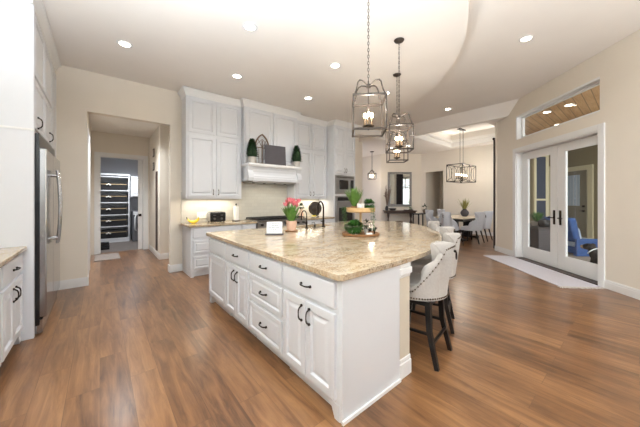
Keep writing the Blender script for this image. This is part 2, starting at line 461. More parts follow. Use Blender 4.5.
for (x0, x1, y0, y1) in ((TX0, TX1, TY1 - .09, TY1), (TX1 - .09, TX1, TY0, TY1 - .09), (TX0, TX1 - .09, TY0, TY0 + .09), (TX0, TX0 + .09, TY0 + .09, TY1 - .09)):
    b.box(x0, x1, y0, y1, 3.56, 3.66)
for (x0, x1, y0, y1) in ((TX0, TX1, TY1 - .03, TY1), (TX1 - .03, TX1, TY0, TY1 - .03), (TX0, TX1 - .03, TY0, TY0 + .03), (TX0, TX0 + .03, TY0 + .03, TY1 - .03)):
    b.box(x0, x1, y0, y1, 3.402, 3.56)
struct(b, 'trim_1', 'cove_white', bevel=.01)

# dining and entry walls
b = B()
b.box(11.18, 11.33, 2.42, 5.30, 0, CEIL)
b.box(11.18, 11.33, 5.30, 6.09, 2.56, CEIL)
b.box(11.18, 11.33, 6.09, 6.30, 0, CEIL)
struct(b, 'wall_dining', 'wall_paint')
b = B()
b.box(11.34, 13.0, 6.10, 6.25, 0, CEIL); b.box(12.5, 12.65, 4.6, 6.10, 0, CEIL); b.box(11.34, 12.5, 4.6, 4.7, 0, CEIL)
struct(b, 'wall_dining_hall', 'wall_paint')
def slab(b, p, q, z0, z1, t=.12):
    d = Vector((q[0] - p[0], q[1] - p[1])).normalized(); n = Vector((-d.y, d.x)) * t
    b.prism([p, q, (q[0] + n.x, q[1] + n.y), (p[0] + n.x, p[1] + n.y)][::-1], z0, z1)
b = B(); slab(b, (11.18, 6.30), (9.78, 7.48), 0, CEIL, -.12)
struct(b, 'wall_mirror', 'wall_paint')
b = B(); slab(b, (9.78, 7.48), (9.9, 9.4), 0, CEIL, -.12); slab(b, (9.9, 9.4), (6.6, 9.5), 0, CEIL, -.12)
struct(b, 'wall_entry', 'wall_paint')
b = B(); b.box(5.6, 7.22, 6.32, 6.46, 0, CEIL)
struct(b, 'wall_entry_left', 'wall_paint')
b = B(); b.box(6.09, 6.215, WALL_Y + .13, 9.4, 0, CEIL)
struct(b, 'wall_passage', 'wall_paint')

# the 45 degree wall with french doors and transom (local x runs along it, local -y goes outdoors)
DU0, DU1 = 4.56, 6.61
b = B(); t0, t1 = -WV - .17, -WV
b.box(-1.5, DU0, t0, t1, 0, CEIL_HI); b.box(DU1, 7.47, t0, t1, 0, CEIL_HI)
b.box(DU0, DU1, t0, t1, 2.46, 2.75); b.box(DU0, DU1, t0, t1, 3.30, CEIL_HI)
struct(b, 'wall_right', 'wall_paint', rotz=W45)
b = B()    # dining side return, hidden behind the wall end
b.box(8.05, 11.33, 2.30, 2.42, 0, CEIL)
struct(b, 'wall_dining_right', 'wall_paint')

# transom window
b = B()
for (x0, x1, z0, z1, e) in ((DU0, DU1, 3.265, 3.30, t1 + .004), (DU0, DU1, 2.75, 2.78, t0 + .08), (DU0, DU0 + .035, 2.78, 3.265, t0 + .08), (DU1 - .035, DU1, 2.75, 3.265, t1 + .004)):
    b.box(x0, x1, t0, e, z0, z1)
for (x0, x1, z0, z1) in ((DU0 + .035, DU1 - .035, 3.235, 3.265), (DU0 + .035, DU1 - .035, 2.78, 2.81), (DU0 + .035, DU0 + .065, 2.81, 3.235), (DU1 - .075, DU1 - .035, 2.81, 3.235)):
    b.box(x0, x1, t0 + .02, t0 + .07, z0, z1)
wf = struct(b, 'window_1', 'trim_white', rotz=W45)
b = B(); b.box(DU0 + .06, DU1 - .07, t0 + .035, t0 + .045, 2.80, 3.24)
b.obj('pane', 'window_glass', wf)

# french doors
b = B()
for (x0, x1, z0, z1) in ((DU0 - .09, DU0 + .012, 0, 2.55), (DU1 - .012, DU1 + .09, 0, 2.55), (DU0 + .012, DU1 - .012, 2.455, 2.55)):
    b.box(x0, x1, t1, t1 + .022, z0, z1)
for (x0, x1, z0, z1) in ((DU0, DU0 + .03, 0, 2.46), (DU1 - .03, DU1, 0, 2.46), (DU0 + .03, DU1 - .03, 2.43, 2.46)):
    b.box(x0, x1, t0, t1, z0, z1)
dc = struct(b, 'trim_2', 'trim_white', rotz=W45, bevel=.004)
b = B(); b.box(DU0 + .03, DU1 - .03, t0, t1 + .03, 0, .022)
struct(b, 'trim_3', 'threshold', rotz=W45, bevel=.004)
mid = 5.555
def french_leaf(name, x0, x1, hs):
    b = B(); y0, y1 = t0 + .004, t0 + .05
    s, top, bot = .165, .14, .25; s0 = .10 if x0 < DU0 + .1 else s
    for (a, c, z0, z1) in ((x0, x0 + s0, .025, 2.425), (x1 - s, x1, .025, 2.425), (x0 + s0, x1 - s, .025, .025 + bot), (x0 + s0, x1 - s, 2.425 - top, 2.425)):
        b.box(a, c, y0, y1, z0, z1)
    d = struct(b, name, 'trim_white', rotz=W45, bevel=.004)
    b = B()
    for (a, c, z0, z1) in ((x0 + s0, x0 + s0 + .018, .275, 2.285), (x1 - s - .018, x1 - s, .275, 2.285), (x0 + s0 + .018, x1 - s - .018, .275, .293), (x0 + s0 + .018, x1 - s - .018, 2.267, 2.285)):
        b.box(a, c, y0 + .008, y1 - .004, z0, z1)
    b.obj('glazing_bead', 'trim_white', d)
    b = B(); b.box(x0 + s0 + .01, x1 - s - .01, y0 + .018, y0 + .026, .285, 2.275)
    b.obj('pane', 'window_glass', d)
    b = B()
    b.box(hs - .022, hs + .022, y1, y1 + .012, .87, 1.15)
    b.tube([(hs, y1 + .01, 1.0), (hs, y1 + .05, 1.0), (hs + (.10 if hs > mid else -.10), y1 + .055, 1.0)], .011, 8)
    b.obj('handle', 'bronze', d, bevel=.003, label='black lever handle with tall plate')
french_leaf('door_1', DU0 + .033, mid - .003, mid - .075)
french_leaf('door_2', mid + .003, DU1 - .033, mid + .075)

# baseboards
def baseboard(name, x0, x1, y, face, rotz=0, h=.135, m='trim_white', loc=(0, 0, 0), parts=None):
    b = B()
    for (x0, x1) in (parts or [(x0, x1)]):
        s = 1 if face > 0 else -1
        b.box(x0, x1, min(y, y + s * .016), max(y, y + s * .016), 0, h * .72)
        b.box(x0, x1, min(y, y + s * .012), max(y, y + s * .012), h * .72, h * .9)
        b.box(x0, x1, min(y, y + s * .007), max(y, y + s * .007), h * .9, h)
    return struct(b, name, m, rotz=rotz, loc=loc)
baseboard('baseboard_right', 0, 0, t1, 1, W45, parts=[(-1.5, DU0 - .09), (DU1 + .09, 7.47)])
baseboard('baseboard_back', 0, 0, WALL_Y, -1, parts=[(-.56, -.156), (1.01, 1.21), (5.41, 6.22)])
baseboard('baseboard_dining', 0, 0, -11.18, 1, R(90), parts=[(2.42, 5.30)])
b = B(); b.box(1.01 - .016, 1.01, WALL_Y - .016, WALL_Y + .146, 0, .13); b.box(-.156, -.14, WALL_Y - .016, WALL_Y + .146, 0, .13)
struct(b, 'baseboard_opening', 'trim_white')

# hallway
HC = 3.05
b = B(); b.box(-.30, -.17, WALL_Y + .13, 8.6, 0, HC); struct(b, 'wall_hall_left', 'wall_paint')
b = B(); b.box(1.04, 1.62, 6.92, 8.6, 0, HC); struct(b, 'wall_hall_right', 'wall_paint')
b = B(); b.box(-.17, 2.4, WALL_Y + .13, 8.6, HC, HC + .1); struct(b, 'ceiling_hall', 'ceiling_paint')
b = B(); b.box(2.3, 2.4, WALL_Y + .13, 8.6, 0, HC); struct(b, 'wall_hall_end', 'wall_paint')
b = B(); b.box(-.30, 0.0, 8.6, 8.72, 0, HC); b.box(.905, 2.4, 8.6, 8.72, 0, HC); b.box(0.0, .905, 8.6, 8.72, 2.44, HC)
struct(b, 'wall_hall_back', 'wall_paint')
b = B()
b.box(-.11, 0.0, 8.578, 8.6, 0, 2.54); b.box(.905, 1.012, 8.578, 8.6, 0, 2.54); b.box(0, .905, 8.578, 8.6, 2.44, 2.54)
b.box(0, .012, 8.6, 8.72, 0, 2.43); b.box(.893, .905, 8.6, 8.72, 0, 2.43); b.box(0, .905, 8.6, 8.72, 2.428, 2.44)
struct(b, 'trim_4', 'trim_white', bevel=.004)
b = B(); b.box(-.17, -.148, 5.80, 5.92, 0, 2.54); b.box(-.17, -.148, 6.75, 6.87, 0, 2.54); b.box(-.17, -.148, 5.92, 6.75, 2.44, 2.54)
b.box(-.17, -.155, 5.92, 6.75, 0, 2.44)
struct(b, 'door_3', 'trim_white', bevel=.003)
baseboard('baseboard_hall', 0, 0, 6.92, -1, parts=[(1.04, 1.62)])
baseboard('baseboard_hall_right', 0, 0, -1.04, 1, R(90), parts=[(6.904, 8.57)])
b = B(); b.box(.79, .885, 8.63, 8.668, 0.01, 2.425)
pd_ = struct(b, 'door_4', 'trim_white')
b = B(); b.box(.795, .865, 8.62, 8.63, .90, .97); b.tube([(.82, 8.62, .935), (.82, 8.585, .935)], .018, 10)
b.obj('knob', 'bronze', pd_)

# laundry room beyond
b = B()
b.box(-.9, -.8, 8.72, 11.1, 0, 2.9); b.box(2.5, 2.6, 8.72, 11.1, 0, 2.9); b.box(-.8, 2.5, 11.0, 11.1, 0, 2.9)
struct(b, 'wall_laundry', 'laundry_paint')
b = B(); b.box(-.9, 2.6, 8.72, 11.1, 2.9, 3.0); struct(b, 'ceiling_laundry', 'ceiling_paint')

# ------------------------------------------------------------------ cabinet builders
def panel_rings(b, x0, x1, z0, z1, y, rings):
    """front face made of rectangular rings (inset, depth offset); y is the front plane, room side is -y"""
    prev = None
    for ins, dy in rings:
        cur = [b.bm.verts.new(p) for p in ((x0 + ins, y + dy, z0 + ins), (x1 - ins, y + dy, z0 + ins), (x1 - ins, y + dy, z1 - ins), (x0 + ins, y + dy, z1 - ins))]
        if prev:
            for i in range(4): b.bm.faces.new((prev[i], prev[(i + 1) % 4], cur[(i + 1) % 4], cur[i]))
        else: first = cur
        prev = cur
    b.bm.faces.new(prev)
    b.bm.faces.new(first[::-1])
RAISED = [(0, .02), (0, .003), (.003, 0), (.050, 0), (.053, .006), (.057, .015), (.064, .016), (.088, .005), (.094, .003)]
SMALL = [(0, .02), (0, .003), (.003, 0), (.034, 0), (.037, .006), (.040, .013), (.046, .014), (.062, .005), (.066, .003)]
FLAT = [(0, .02), (0, .004), (.004, 0)]
def pull(b, x, z, y, vert, L=.105, out=.032):
    n = 8; pts = []
    for i in range(n + 1):
        t = -1 + 2 * i / n
        o = out * (1 - t ** 4) * .85 + .006
        a = t * L / 2
        pts.append((x, y - o, z + a) if vert else (x + a, y - o, z))
    b.tube(pts, [.0065 - .002 * (1 - abs(-1 + 2 * i / n)) for i in range(n + 1)], 8)
    for s in (-1, 1):
        a = s * L / 2
        p = (x, y, z + a) if vert else (x + a, y, z)
        q = (p[0], y - .012, p[2]); b.tube([p, q], .010, 8)

def cabinet(name, label, cat, loc, rotz, w, d, z0, z1, fronts, group=None, hw='bronze', kick=0.0, feet=False, L=.105):
    t = thing(name, label, cat, loc, rotz, group)
    b = B()
    b.box(0, w, 0, d, z0 + (kick if not feet else 0.10), z1)
    if kick and not feet: b.box(0.01, w - .01, .06, d, z0, z0 + kick)
    if feet:
        b.box(0, w, .05, d, z0, z0 + .10)
        for s in feet:
            x0, x1, sg = s
            if sg > 0: pr = [(x0, 0), (x1, 0), (x1 + .045, .10), (x0, .10)]
            else: pr = [(x0, 0), (x1, 0), (x1, .10), (x0 - .045, .10)]
            v0 = [b.bm.verts.new((x, -.004, z0 + z)) for x, z in pr]; v1 = [b.bm.verts.new((x, .05, z0 + z)) for x, z in pr]
            b.bm.faces.new(v0); b.bm.faces.new(v1[::-1])
            for i in range(4): b.bm.faces.new((v0[i], v1[i], v1[(i + 1) % 4], v0[(i + 1) % 4]))
    b.obj('body', 'cabinet_white', t, bevel=.002)
    for f in fronts:
        kind, x0, x1, a, c = f[:5]; hd = f[5] if len(f) > 5 else None
        st = f[6] if len(f) > 6 else (RAISED if kind == 'door' else FLAT)
        b = B(); panel_rings(b, x0, x1, a, c, -.022, [(i_, .022 if i_ == 0 and d_ > .015 else d_) for i_, d_ in st])
        p = b.obj(kind, 'cabinet_white', t)
        if hd:
            hx, hz, vert = hd
            b = B(); pull(b, hx, hz, -.02, vert, L); b.obj('handle', hw, p, smooth=True)
    return t

# ------------------------------------------------------------------ island
IX = 1.13
IY1, IY0 = 3.66, 1.17
CT = .876
lx = lambda Y: IY1 - Y            # local x along the island front
def isl(name, label, ya, yb, fronts, feet=False):
    t = cabinet(name, label, 'cabinet', (IX, ya, 0), R(-90), ya - yb, .60, 0, CT, fronts, 'island base cabinets', feet=feet, kick=.10)
    return t
w = 3.66 - 3.045
isl('island_cabinet', 'white island cabinet at the far end with one plain drawer front and one door', 3.66, 3.045,
    [('drawer', .02, w - .01, .69, .85, None, FLAT), ('door', .02, w - .01, .125, .655, None)], feet=[(0, .06, 1)])
w = 3.045 - 2.425
isl('island_cabinet', 'white island cabinet second from the far end, drawer over two narrow doors', 3.045, 2.425,
    [('drawer', .015, w - .015, .69, .85, (w / 2, .77, False)), ('door', .015, w / 2 - .004, .125, .655, (w / 2 - .045, .55, True)), ('door', w / 2 + .004, w - .015, .125, .655, (w / 2 + .045, .55, True))], feet=False)
w = 2.425 - 1.805
isl('island_cabinet', 'white island cabinet with a stack of three drawers and three dark pulls', 2.425, 1.805,
    [('drawer', .015, w - .015, .69, .85, (w / 2, .77, False)), ('drawer', .015, w - .015, .425, .655, (w / 2, .54, False), SMALL), ('drawer', .015, w - .015, .125, .39, (w / 2, .26, False), SMALL)], feet=False)
w = 1.805 - 1.17
isl('island_cabinet', 'white island cabinet nearest the camera, wide drawer over a pair of doors', 1.805, 1.17,
    [('drawer', .015, w - .03, .69, .85, (w / 2, .77, False)), ('door', .015, w / 2 - .010, .125, .655, (w / 2 - .050, .56, True)), ('door', w / 2 - .002, w - .03, .125, .655, (w / 2 + .040, .56, True))], feet=[(w - .045, w, -1)])
# end panel
b = B(); b.box(IX - .0, 1.735, 1.150, 1.168, 0, CT)
ep = b.obj('island_end_panel', 'cabinet_white', None, bevel=.002); tag(ep, 'plain white flat panel closing the near end of the island', 'panel')
b = B(); b.box(IX - .004, 1.737, 1.138, 1.15, 0, .022); b.obj('shoe_mould', 'trim_white', ep)
# column
pc = thing('island_column', 'square beige column with white cap and base under the near island counter', 'column', (1.815, 1.225, 0))
b = B(); b.box(-.066, .066, -.066, .066, .10, .80); b.obj('shaft', 'wall_paint_shaded', pc)
b = B(); b.box(-.078, .078, -.078, .078, 0, .115); b.box(-.073, .073, -.073, .073, .115, .15); b.obj('base', 'trim_white', pc, bevel=.006)
b = B(); b.box(-.072, .072, -.072, .072, .765, .79); b.box(-.082, .082, -.082, .082, .79, .84); b.box(-.074, .074, -.074, .074, .84, CT); b.obj('cap', 'trim_white', pc, bevel=.006)
# counter outline
CE = [(1.30, 1.13), (1.65, 1.135), (2.0, 1.155), (2.3, 1.20), (2.62, 1.29), (2.94, 1.41), (3.25, 1.56), (3.55, 1.74), (3.84, 1.97), (4.13, 2.24), (4.37, 2.54), (4.53, 2.84), (4.60, 3.12), (4.58, 3.36), (4.50, 3.56), (4.36, 3.70), (4.15, 3.77)]
outline = [(1.095, 1.16), (1.11, 1.14), (1.13, 1.13)] + smooth_curve(CE, 4) + [(1.13, 3.77), (1.10, 3.74)]
SX0, SX1, SY0, SY1 = 2.40, 3.10, 3.38, 3.68
hole = [(SX0, SY0), (SX1, SY0), (SX1, SY1), (SX0, SY1)]
b = B(); b.prism(outline, CT, .916, holes=[hole])
ct = b.obj('island_countertop', 'granite', None, bevel=.010, seg=3)
tag(ct, 'large cream and brown granite island countertop with rounded far end', 'countertop')
# knee wall that carries the overhang
inner = [(x, y) for x, y in smooth_curve([(1.90, 1.55), (2.5, 1.62), (3.1, 1.86), (3.6, 2.22), (3.95, 2.62), (4.14, 3.0), (4.12, 3.35), (3.9, 3.6)], 4)]
b = B(); b.prism([(1.735, 1.18), (1.747, 1.55)] + inner + [(3.9, 3.66), (3.13, 3.66), (3.13, 3.34), (2.37, 3.34), (2.37, 3.66), (1.735, 3.66)], 0, CT)
kw = b.obj('wall_island', 'wall_paint', None, smooth=True); kw['kind'] = 'structure'
# undermount sink
b = B()
b.box(SX0 - .012, SX0, SY0 - .012, SY1 + .012, .70, .8755); b.box(SX1, SX1 + .012, SY0 - .012, SY1 + .012, .70, .8755)
b.box(SX0, SX1, SY0 - .012, SY0, .70, .8755); b.box(SX0, SX1, SY1, SY1 + .012, .70, .8755); b.box(SX0 - .012, SX1 + .012, SY0 - .012, SY1 + .012, .69, .70)
sk = b.obj('kitchen_sink', 'soapstone', None); tag(sk, 'dark undermount sink set in the far side of the island', 'sink')

# ------------------------------------------------------------------ back run of the kitchen
BY = 4.97          # front of base cabinets
g = 'base cabinets on the back wall'
w = 2.13 - 1.21
cabinet('base_cabinet', 'white three-drawer base cabinet under the toaster and bananas', 'cabinet', (1.21, BY, 0), 0, w, .60, 0, CT,
        [('drawer', .035, w - .015, .69, .85, (w / 2, .77, False), FLAT), ('drawer', .035, w - .015, .41, .64, (w / 2, .53, False), SMALL), ('drawer', .035, w - .015, .14, .36, (w / 2, .26, False), SMALL)], g, feet=[(0, .05, 1)], kick=.1)
cabinet('base_cabinet', 'narrow white base cabinet left of the range under the paper towels', 'cabinet', (2.135, BY, 0), 0, .305, .60, 0, CT,
        [('drawer', .015, .29, .69, .85, (.15, .77, False), FLAT), ('door', .015, .29, .125, .655, (.25, .55, True))], g, kick=.1)
w = .90
cabinet('base_cabinet', 'white base cabinet right of the range beside the oven tower', 'cabinet', (3.685, BY, 0), 0, w, .60, 0, CT,
        [('drawer', .015, w / 2 - .004, .69, .85, (w / 4, .77, False), FLAT), ('drawer', w / 2 + .004, w - .015, .69, .85, (w * .75, .77, False), FLAT), ('door', .015, w / 2 - .004, .125, .655, (w / 2 - .05, .55, True)), ('door', w / 2 + .004, w - .015, .125, .655, (w / 2 + .05, .55, True))], g, kick=.1)
for nm, x0, x1, lb in (('back_countertop', 1.175, 2.45, 'granite countertop on the back wall left of the range, under toaster'), ('back_countertop', 3.675, 4.588, 'granite countertop on the back wall between range and oven tower')):
    b = B(); b.box(x0, x1, BY - .035, WALL_Y - .013, CT, .914)
    tag(b.obj(nm, 'granite', None, bevel=.006), lb, 'countertop')
b = B(); b.box(1.19, 4.59, WALL_Y - .012, WALL_Y, .90, 1.50); b.box(2.25, 3.60, WALL_Y - .012, WALL_Y, 1.50, 2.1)
struct(b, 'wall_backsplash', 'backsplash_tile')

UY = 5.25
def crown(b, x0, x1, y0, z0, z1, d, left=True, right=True, yb=None):
    """crown moulding: front face plus returns; y0 is the cabinet face"""
    h = z1 - z0
    prof = [(0, 0), (.012, 0), (.016, .25), (.045, .62), (.062, .80), (.070, .82), (.070, 1.0)]
    yb = y0 + d if yb is None else yb
    rings = []
    for o, t in prof:
        rings.append([b.bm.verts.new(p) for p in ((x0 - (o if left else 0), yb, z0 + t * h), (x0 - (o if left else 0), y0 - o, z0 + t * h), (x1 + (o if right else 0), y0 - o, z0 + t * h), (x1 + (o if right else 0), yb, z0 + t * h))])
    for i in range(len(rings) - 1):
        for k in range(3): b.bm.faces.new((rings[i][k], rings[i][k + 1], rings[i + 1][k + 1], rings[i + 1][k]))
        b.bm.faces.new((rings[i][3], rings[i][0], rings[i + 1][0], rings[i + 1][3]))
    b.bm.faces.new(rings[0][::-1]); b.bm.faces.new(rings[-1])

def upper(label, x0, x1, y, z0, doors_z, split, cx=(True, True), n=2, hw='pewter', name='wall_cabinet', group='upper cabinets on the back wall', seams=None, hz=None, topcr=(3.26, 3.385), handles=True, top_small=RAISED, d=None):
    w = x1 - x0; t = thing(name, label, 'cabinet', (x0, y, 0), 0, group)
    d = WALL_Y - y - .004
    b = B(); b.box(0, w, 0, d, z0, 3.27); b.obj('body', 'cabinet_white', t, bevel=.002)
    b = B(); crown(b, 0, w, 0, topcr[0], topcr[1], d, cx[0], cx[1]); b.obj('crown_moulding', 'trim_white', t)
    m0 = .03
    dw = (w - 2 * m0 - .03 * (n - 1)) / n
    for i in range(n):
        a = m0 + i * (dw + .03)
        for (za, zb, hh) in doors_z:
            b = B(); panel_rings(b, a, a + dw, za, zb, -.02, RAISED); p = b.obj('door', 'cabinet_white', t)
            if hh:
                b = B(); pull(b, a + (dw - .035 if i % 2 == 0 else .035), za + .09, -.02, True, .09, .025); b.obj('handle', hw, p, smooth=True)
    return t
upper('tall white two-tier wall cabinet left of the range hood, above the toaster', 1.20, 2.25, UY, 1.375, [(1.41, 2.54, True), (2.60, 3.24, False)], 2.57, (True, False))
upper('white two-tier wall cabinet right of the range hood, beside the oven tower', 3.57, 4.585, UY, 1.375, [(1.41, 2.54, True), (2.60, 3.24, False)], 2.57, (False, False))
upper('white wall cabinet with two panels standing above the range hood shelf', 2.256, 3.564, 5.13, 2.10, [(2.14, 3.24, False)], None, (True, True), topcr=(3.26, 3.395))
# hood with mantel
t = thing('range_hood', 'white wooden mantel range hood with shelf over the cooktop', 'range hood', (2.255, 4.93, 0))
HW = 1.29; HB = WALL_Y - 4.93 - .014
b = B()
prof = [(.0, 1.74), (.0, 1.80), (.012, 1.81), (.012, 1.83), (.035, 1.87), (.05, 1.92), (.05, 1.98), (.03, 2.03), (.03, 2.045), (HB, 2.045), (HB, 1.74)]
b.extrude_profile([(y, z) for y, z in prof], .03, HW - .03)
b.obj('hood_body', 'cabinet_white', t, smooth=False)
b = B(); b.box(0, HW, -.02, HB, 2.045, 2.095); b.box(.012, HW - .012, -.008, HB, 2.03, 2.045); b.obj('mantel_shelf', 'trim_white', t, bevel=.006)
for s, x0 in ((0, 0.0), (1, HW - .11)):
    b = B(); b.extrude_profile([(.0, 1.745), (-.018, 1.80), (.0, 1.88), (.03, 1.95), (.012, 2.03), (.2, 2.03), (.2, 1.745)], x0, x0 + .11); b.obj('corbel', 'cabinet_white', t)
b = B(); b.box(.12, HW - .12, .06, HB - .1, 1.715, 1.742); b.obj('hood_liner', 'brushed_steel', t)
for i in range(4):
    b = B(); b.cyl(.25 + i * .26, .3, 1.705, 1.715, .03, n=12); b.obj('hood_light', 'bronze', t)

# oven tower
t = thing('oven_tower', 'tall white cabinet tower holding microwave and oven at right end of kitchen', 'cabinet', (4.592, 4.98, 0))
TWd = .80; d = WALL_Y - 4.98 - .004
b = B(); b.box(0, .04, 0, d, 0, 3.28); b.box(TWd - .04, TWd, 0, d, 0, 3.28); b.box(.04, TWd - .04, .0, d, 1.99, 3.28); b.box(.04, TWd - .04, 0, d, 1.45, 1.50); b.box(.04, TWd - .04, 0, d, .1, .66)
b.box(.04, TWd - .04, d - .02, d, .66, 1.99)
b.obj('body', 'cabinet_white', t, bevel=.002)
b = B(); crown(b, 0, TWd, 0, 3.27, 3.395, d, False, True); b.obj('crown_moulding', 'trim_white', t)
for i, (a, c) in enumerate(((.03, TWd / 2 - .003), (TWd / 2 + .003, TWd - .03))):
    for (za, zb, hh) in ((2.03, 2.60, True), (2.63, 3.24, False)):
        b = B(); panel_rings(b, a, c, za, zb, -.02, RAISED); p = b.obj('door', 'cabinet_white', t)
        if hh:
            b = B(); pull(b, (c - .03) if i == 0 else (a + .03), za + .09, -.02, True, .09, .025); b.obj('handle', 'pewter', p, smooth=True)
b = B(); panel_rings(b, .03, TWd - .03, .14, .62, -.02, RAISED); p = b.obj('drawer', 'cabinet_white', t)
b = B(); pull(b, TWd / 2, .38, -.02, False); b.obj('handle', 'pewter', p)
mw = thing('microwave', 'built-in stainless microwave above the wall oven', 'microwave', (4.635, 4.97, 1.503))
b = B(); b.box(0, .714, 0, .45, 0, .484); b.obj('casing', 'brushed_steel', mw, bevel=.004)
b = B(); b.box(.15, .47, -.012, 0, .12, .36); b.obj('window', 'black_glass', mw, bevel=.003)
b = B(); b.box(.56, .67, -.008, 0, .09, .37); b.obj('control_panel', 'black_plastic', mw)
b = B(); b.box(.04, .68, -.006, 0, .42, .45); b.obj('vent', 'pewter', mw)
ov = thing('wall_oven', 'built-in stainless wall oven with dark window below the microwave', 'oven', (4.635, 4.965, .665))
b = B(); b.box(0, .714, 0, .45, 0, .780); b.obj('casing', 'brushed_steel', ov, bevel=.004)
b = B(); b.box(.02, .694, -.02, 0, .04, .62); p = b.obj('door', 'brushed_steel', ov, bevel=.006)
b = B(); b.box(.11, .60, -.026, -.02, .12, .48); b.obj('window', 'black_glass', p)
b = B(); b.tube([(.06, -.065, .565), (.655, -.065, .565)], .012, 10); b.tube([(.09, -.02, .565), (.09, -.065, .565)], .008, 8); b.tube([(.62, -.02, .565), (.62, -.065, .565)], .008, 8); b.obj('handle', 'brushed_steel', p, smooth=True)
b = B(); b.box(.08, .63, -.008, 0, .66, .75); b.obj('control_panel', 'black_plastic', ov)

# range
t = thing('gas_range', 'wide stainless gas range with black grates under the white hood', 'range', (2.455, 4.91, 0))
RW = 1.215
b = B(); b.box(0, RW, .02, .655, .09, .90); b.box(.02, RW - .02, .08, .65, 0, .09); b.obj('body', 'brushed_steel', t, bevel=.004)
b = B(); b.box(0, RW, -.02, .655, .90, .93); b.obj('cooktop', 'steel', t, bevel=.005)
for k in range(4):
    b = B(); x0 = .02 + k * (RW - .04) / 4; x1 = x0 + (RW - .04) / 4 - .008
    for y in (.05, .19, .33, .47, .61): b.box(x0, x1, y - .008, y + .008, .945, .968)
    for x in (x0 + .008, (x0 + x1) / 2, x1 - .008): b.box(x - .008, x + .008, .05, .61, .945, .966)
    for x in (x0 + .01, x1 - .01):
        for y in (.05, .61): b.box(x - .01, x + .01, y - .01, y + .01, .93, .946)
    b.obj('burner_grate', 'black_iron', t)
for k in range(8):
    b = B(); b.tube([(.09 + k * .148, .02, .84), (.09 + k * .148, -.03, .84)], .023, 14); b.obj('control_knob', 'black_iron', t)
for (x0, x1) in ((.02, .76), (.78, RW - .02)):
    b = B(); b.box(x0, x1, -.01, .02, .16, .77); p = b.obj('oven_door', 'steel', t, bevel=.005)
    b = B(); b.tube([(x0 + .03, -.05, .72), (x1 - .03, -.05, .72)], .013, 10)
    for xx in (x0 + .06, x1 - .06): b.tube([(xx, -.01, .72), (xx, -.05, .72)], .008, 8)
    b.obj('handle', 'steel', p, smooth=True)

# ------------------------------------------------------------------ left side: fridge, panel, cabinets
FY0, FY1 = 3.86, 5.08
b = B(); b.box(-1.2, -.50, 3.80, 3.845, 0, 3.28); p_ = b.obj('fridge_side_panel', 'cabinet_white', None, bevel=.002)
tag(p_, 'tall plain white panel on the near side of the refrigerator', 'panel')
b = B(); b.box(-1.2, -.497, 3.797, 3.80, 2.04, 2.06); b.obj('panel_joint', 'trim_white', p_)
t = thing('refrigerator', 'built-in stainless steel refrigerator at left with tall bow handle', 'refrigerator', (-.50, FY0, 0), R(90))
FWd = FY1 - FY0
b = B(); b.box(0, FWd, 0, .66, .10, 2.04); b.obj('casing', 'brushed_steel', t)
b = B(); b.box(.01, .50, -.08, -.004, .17, 1.885); p = b.obj('door', 'steel', t, bevel=.008)
def bow(x, s):
    b = B(); pts = []
    for i in range(13):
        q = -1 + 2 * i / 12
        pts.append((x, -.118 - .022 * (1 - q * q), 1.28 + q * .42))
    b.tube(pts, .013, 10)
    for z in (.92, 1.64): b.tube([(x, -.08, z), (x, -.122, z)], .012, 8)
    return b
bow(.44, 1).obj('handle', 'steel', p, smooth=True)
b = B(); b.box(.51, FWd - .01, -.08, -.004, .17, 1.885); p = b.obj('door', 'steel', t, bevel=.008)
bow(.57, 1).obj('handle', 'steel', p, smooth=True)
b = B()
for i in range(7): b.box(.01, FWd - .01, -.03, 0, 1.90 + i * .019, 1.90 + i * .019 + .010)
b.box(.01, FWd - .01, -.010, 0, 1.89, 2.04); b.obj('vent_grille', 'brushed_steel', t)
b = B(); b.box(.01, FWd - .01, -.05, 0, .015, .15); b.obj('kick_plate', 'steel', t)
b = B(); b.box(-.012, .008, -.03, -.001, .10, 2.03); b.obj('gap_shade_strip', 'black_plastic', t)  # black strip standing in for the shade between panel and fridge
b = B(); b.box(.0, FWd, 0.0, .5, 0.0, .10); b.obj('plinth', 'black_plastic', t)

t = thing('fridge_top_cabinet', 'tall white two-tier cabinet with dark pulls above the refrigerator', 'cabinet', (-.52, 3.85, 0), R(90))
Wt = WALL_Y - 3.85 - .006
b = B(); b.box(0, Wt, 0, .67, 2.06, 3.28); b.box(FWd + .02, Wt, 0, .67, 0.0, 2.06); b.obj('body', 'cabinet_white', t)
b = B(); crown(b, -.05, Wt, 0, 3.281, 3.392, .67, True, False); b.obj('crown_moulding', 'trim_white', t)
for i in range(2):
    a = .03 + i * .615
    for (za, zb, hh) in ((2.08, 2.58, True), (2.62, 3.23, False)):
        b = B(); panel_rings(b, a, a + .59, za, zb, -.02, RAISED); p = b.obj('door', 'cabinet_white', t)
        if hh:
            b = B(); pull(b, a + .12 + i * .21, za + .08, -.02, True, .11, .035); b.obj('handle', 'bronze', p, smooth=True)
b = B(); panel_rings(b, FWd + .04, Wt - .03, .14, 3.2, -.02, RAISED); b.obj('side_door', 'cabinet_white', t)

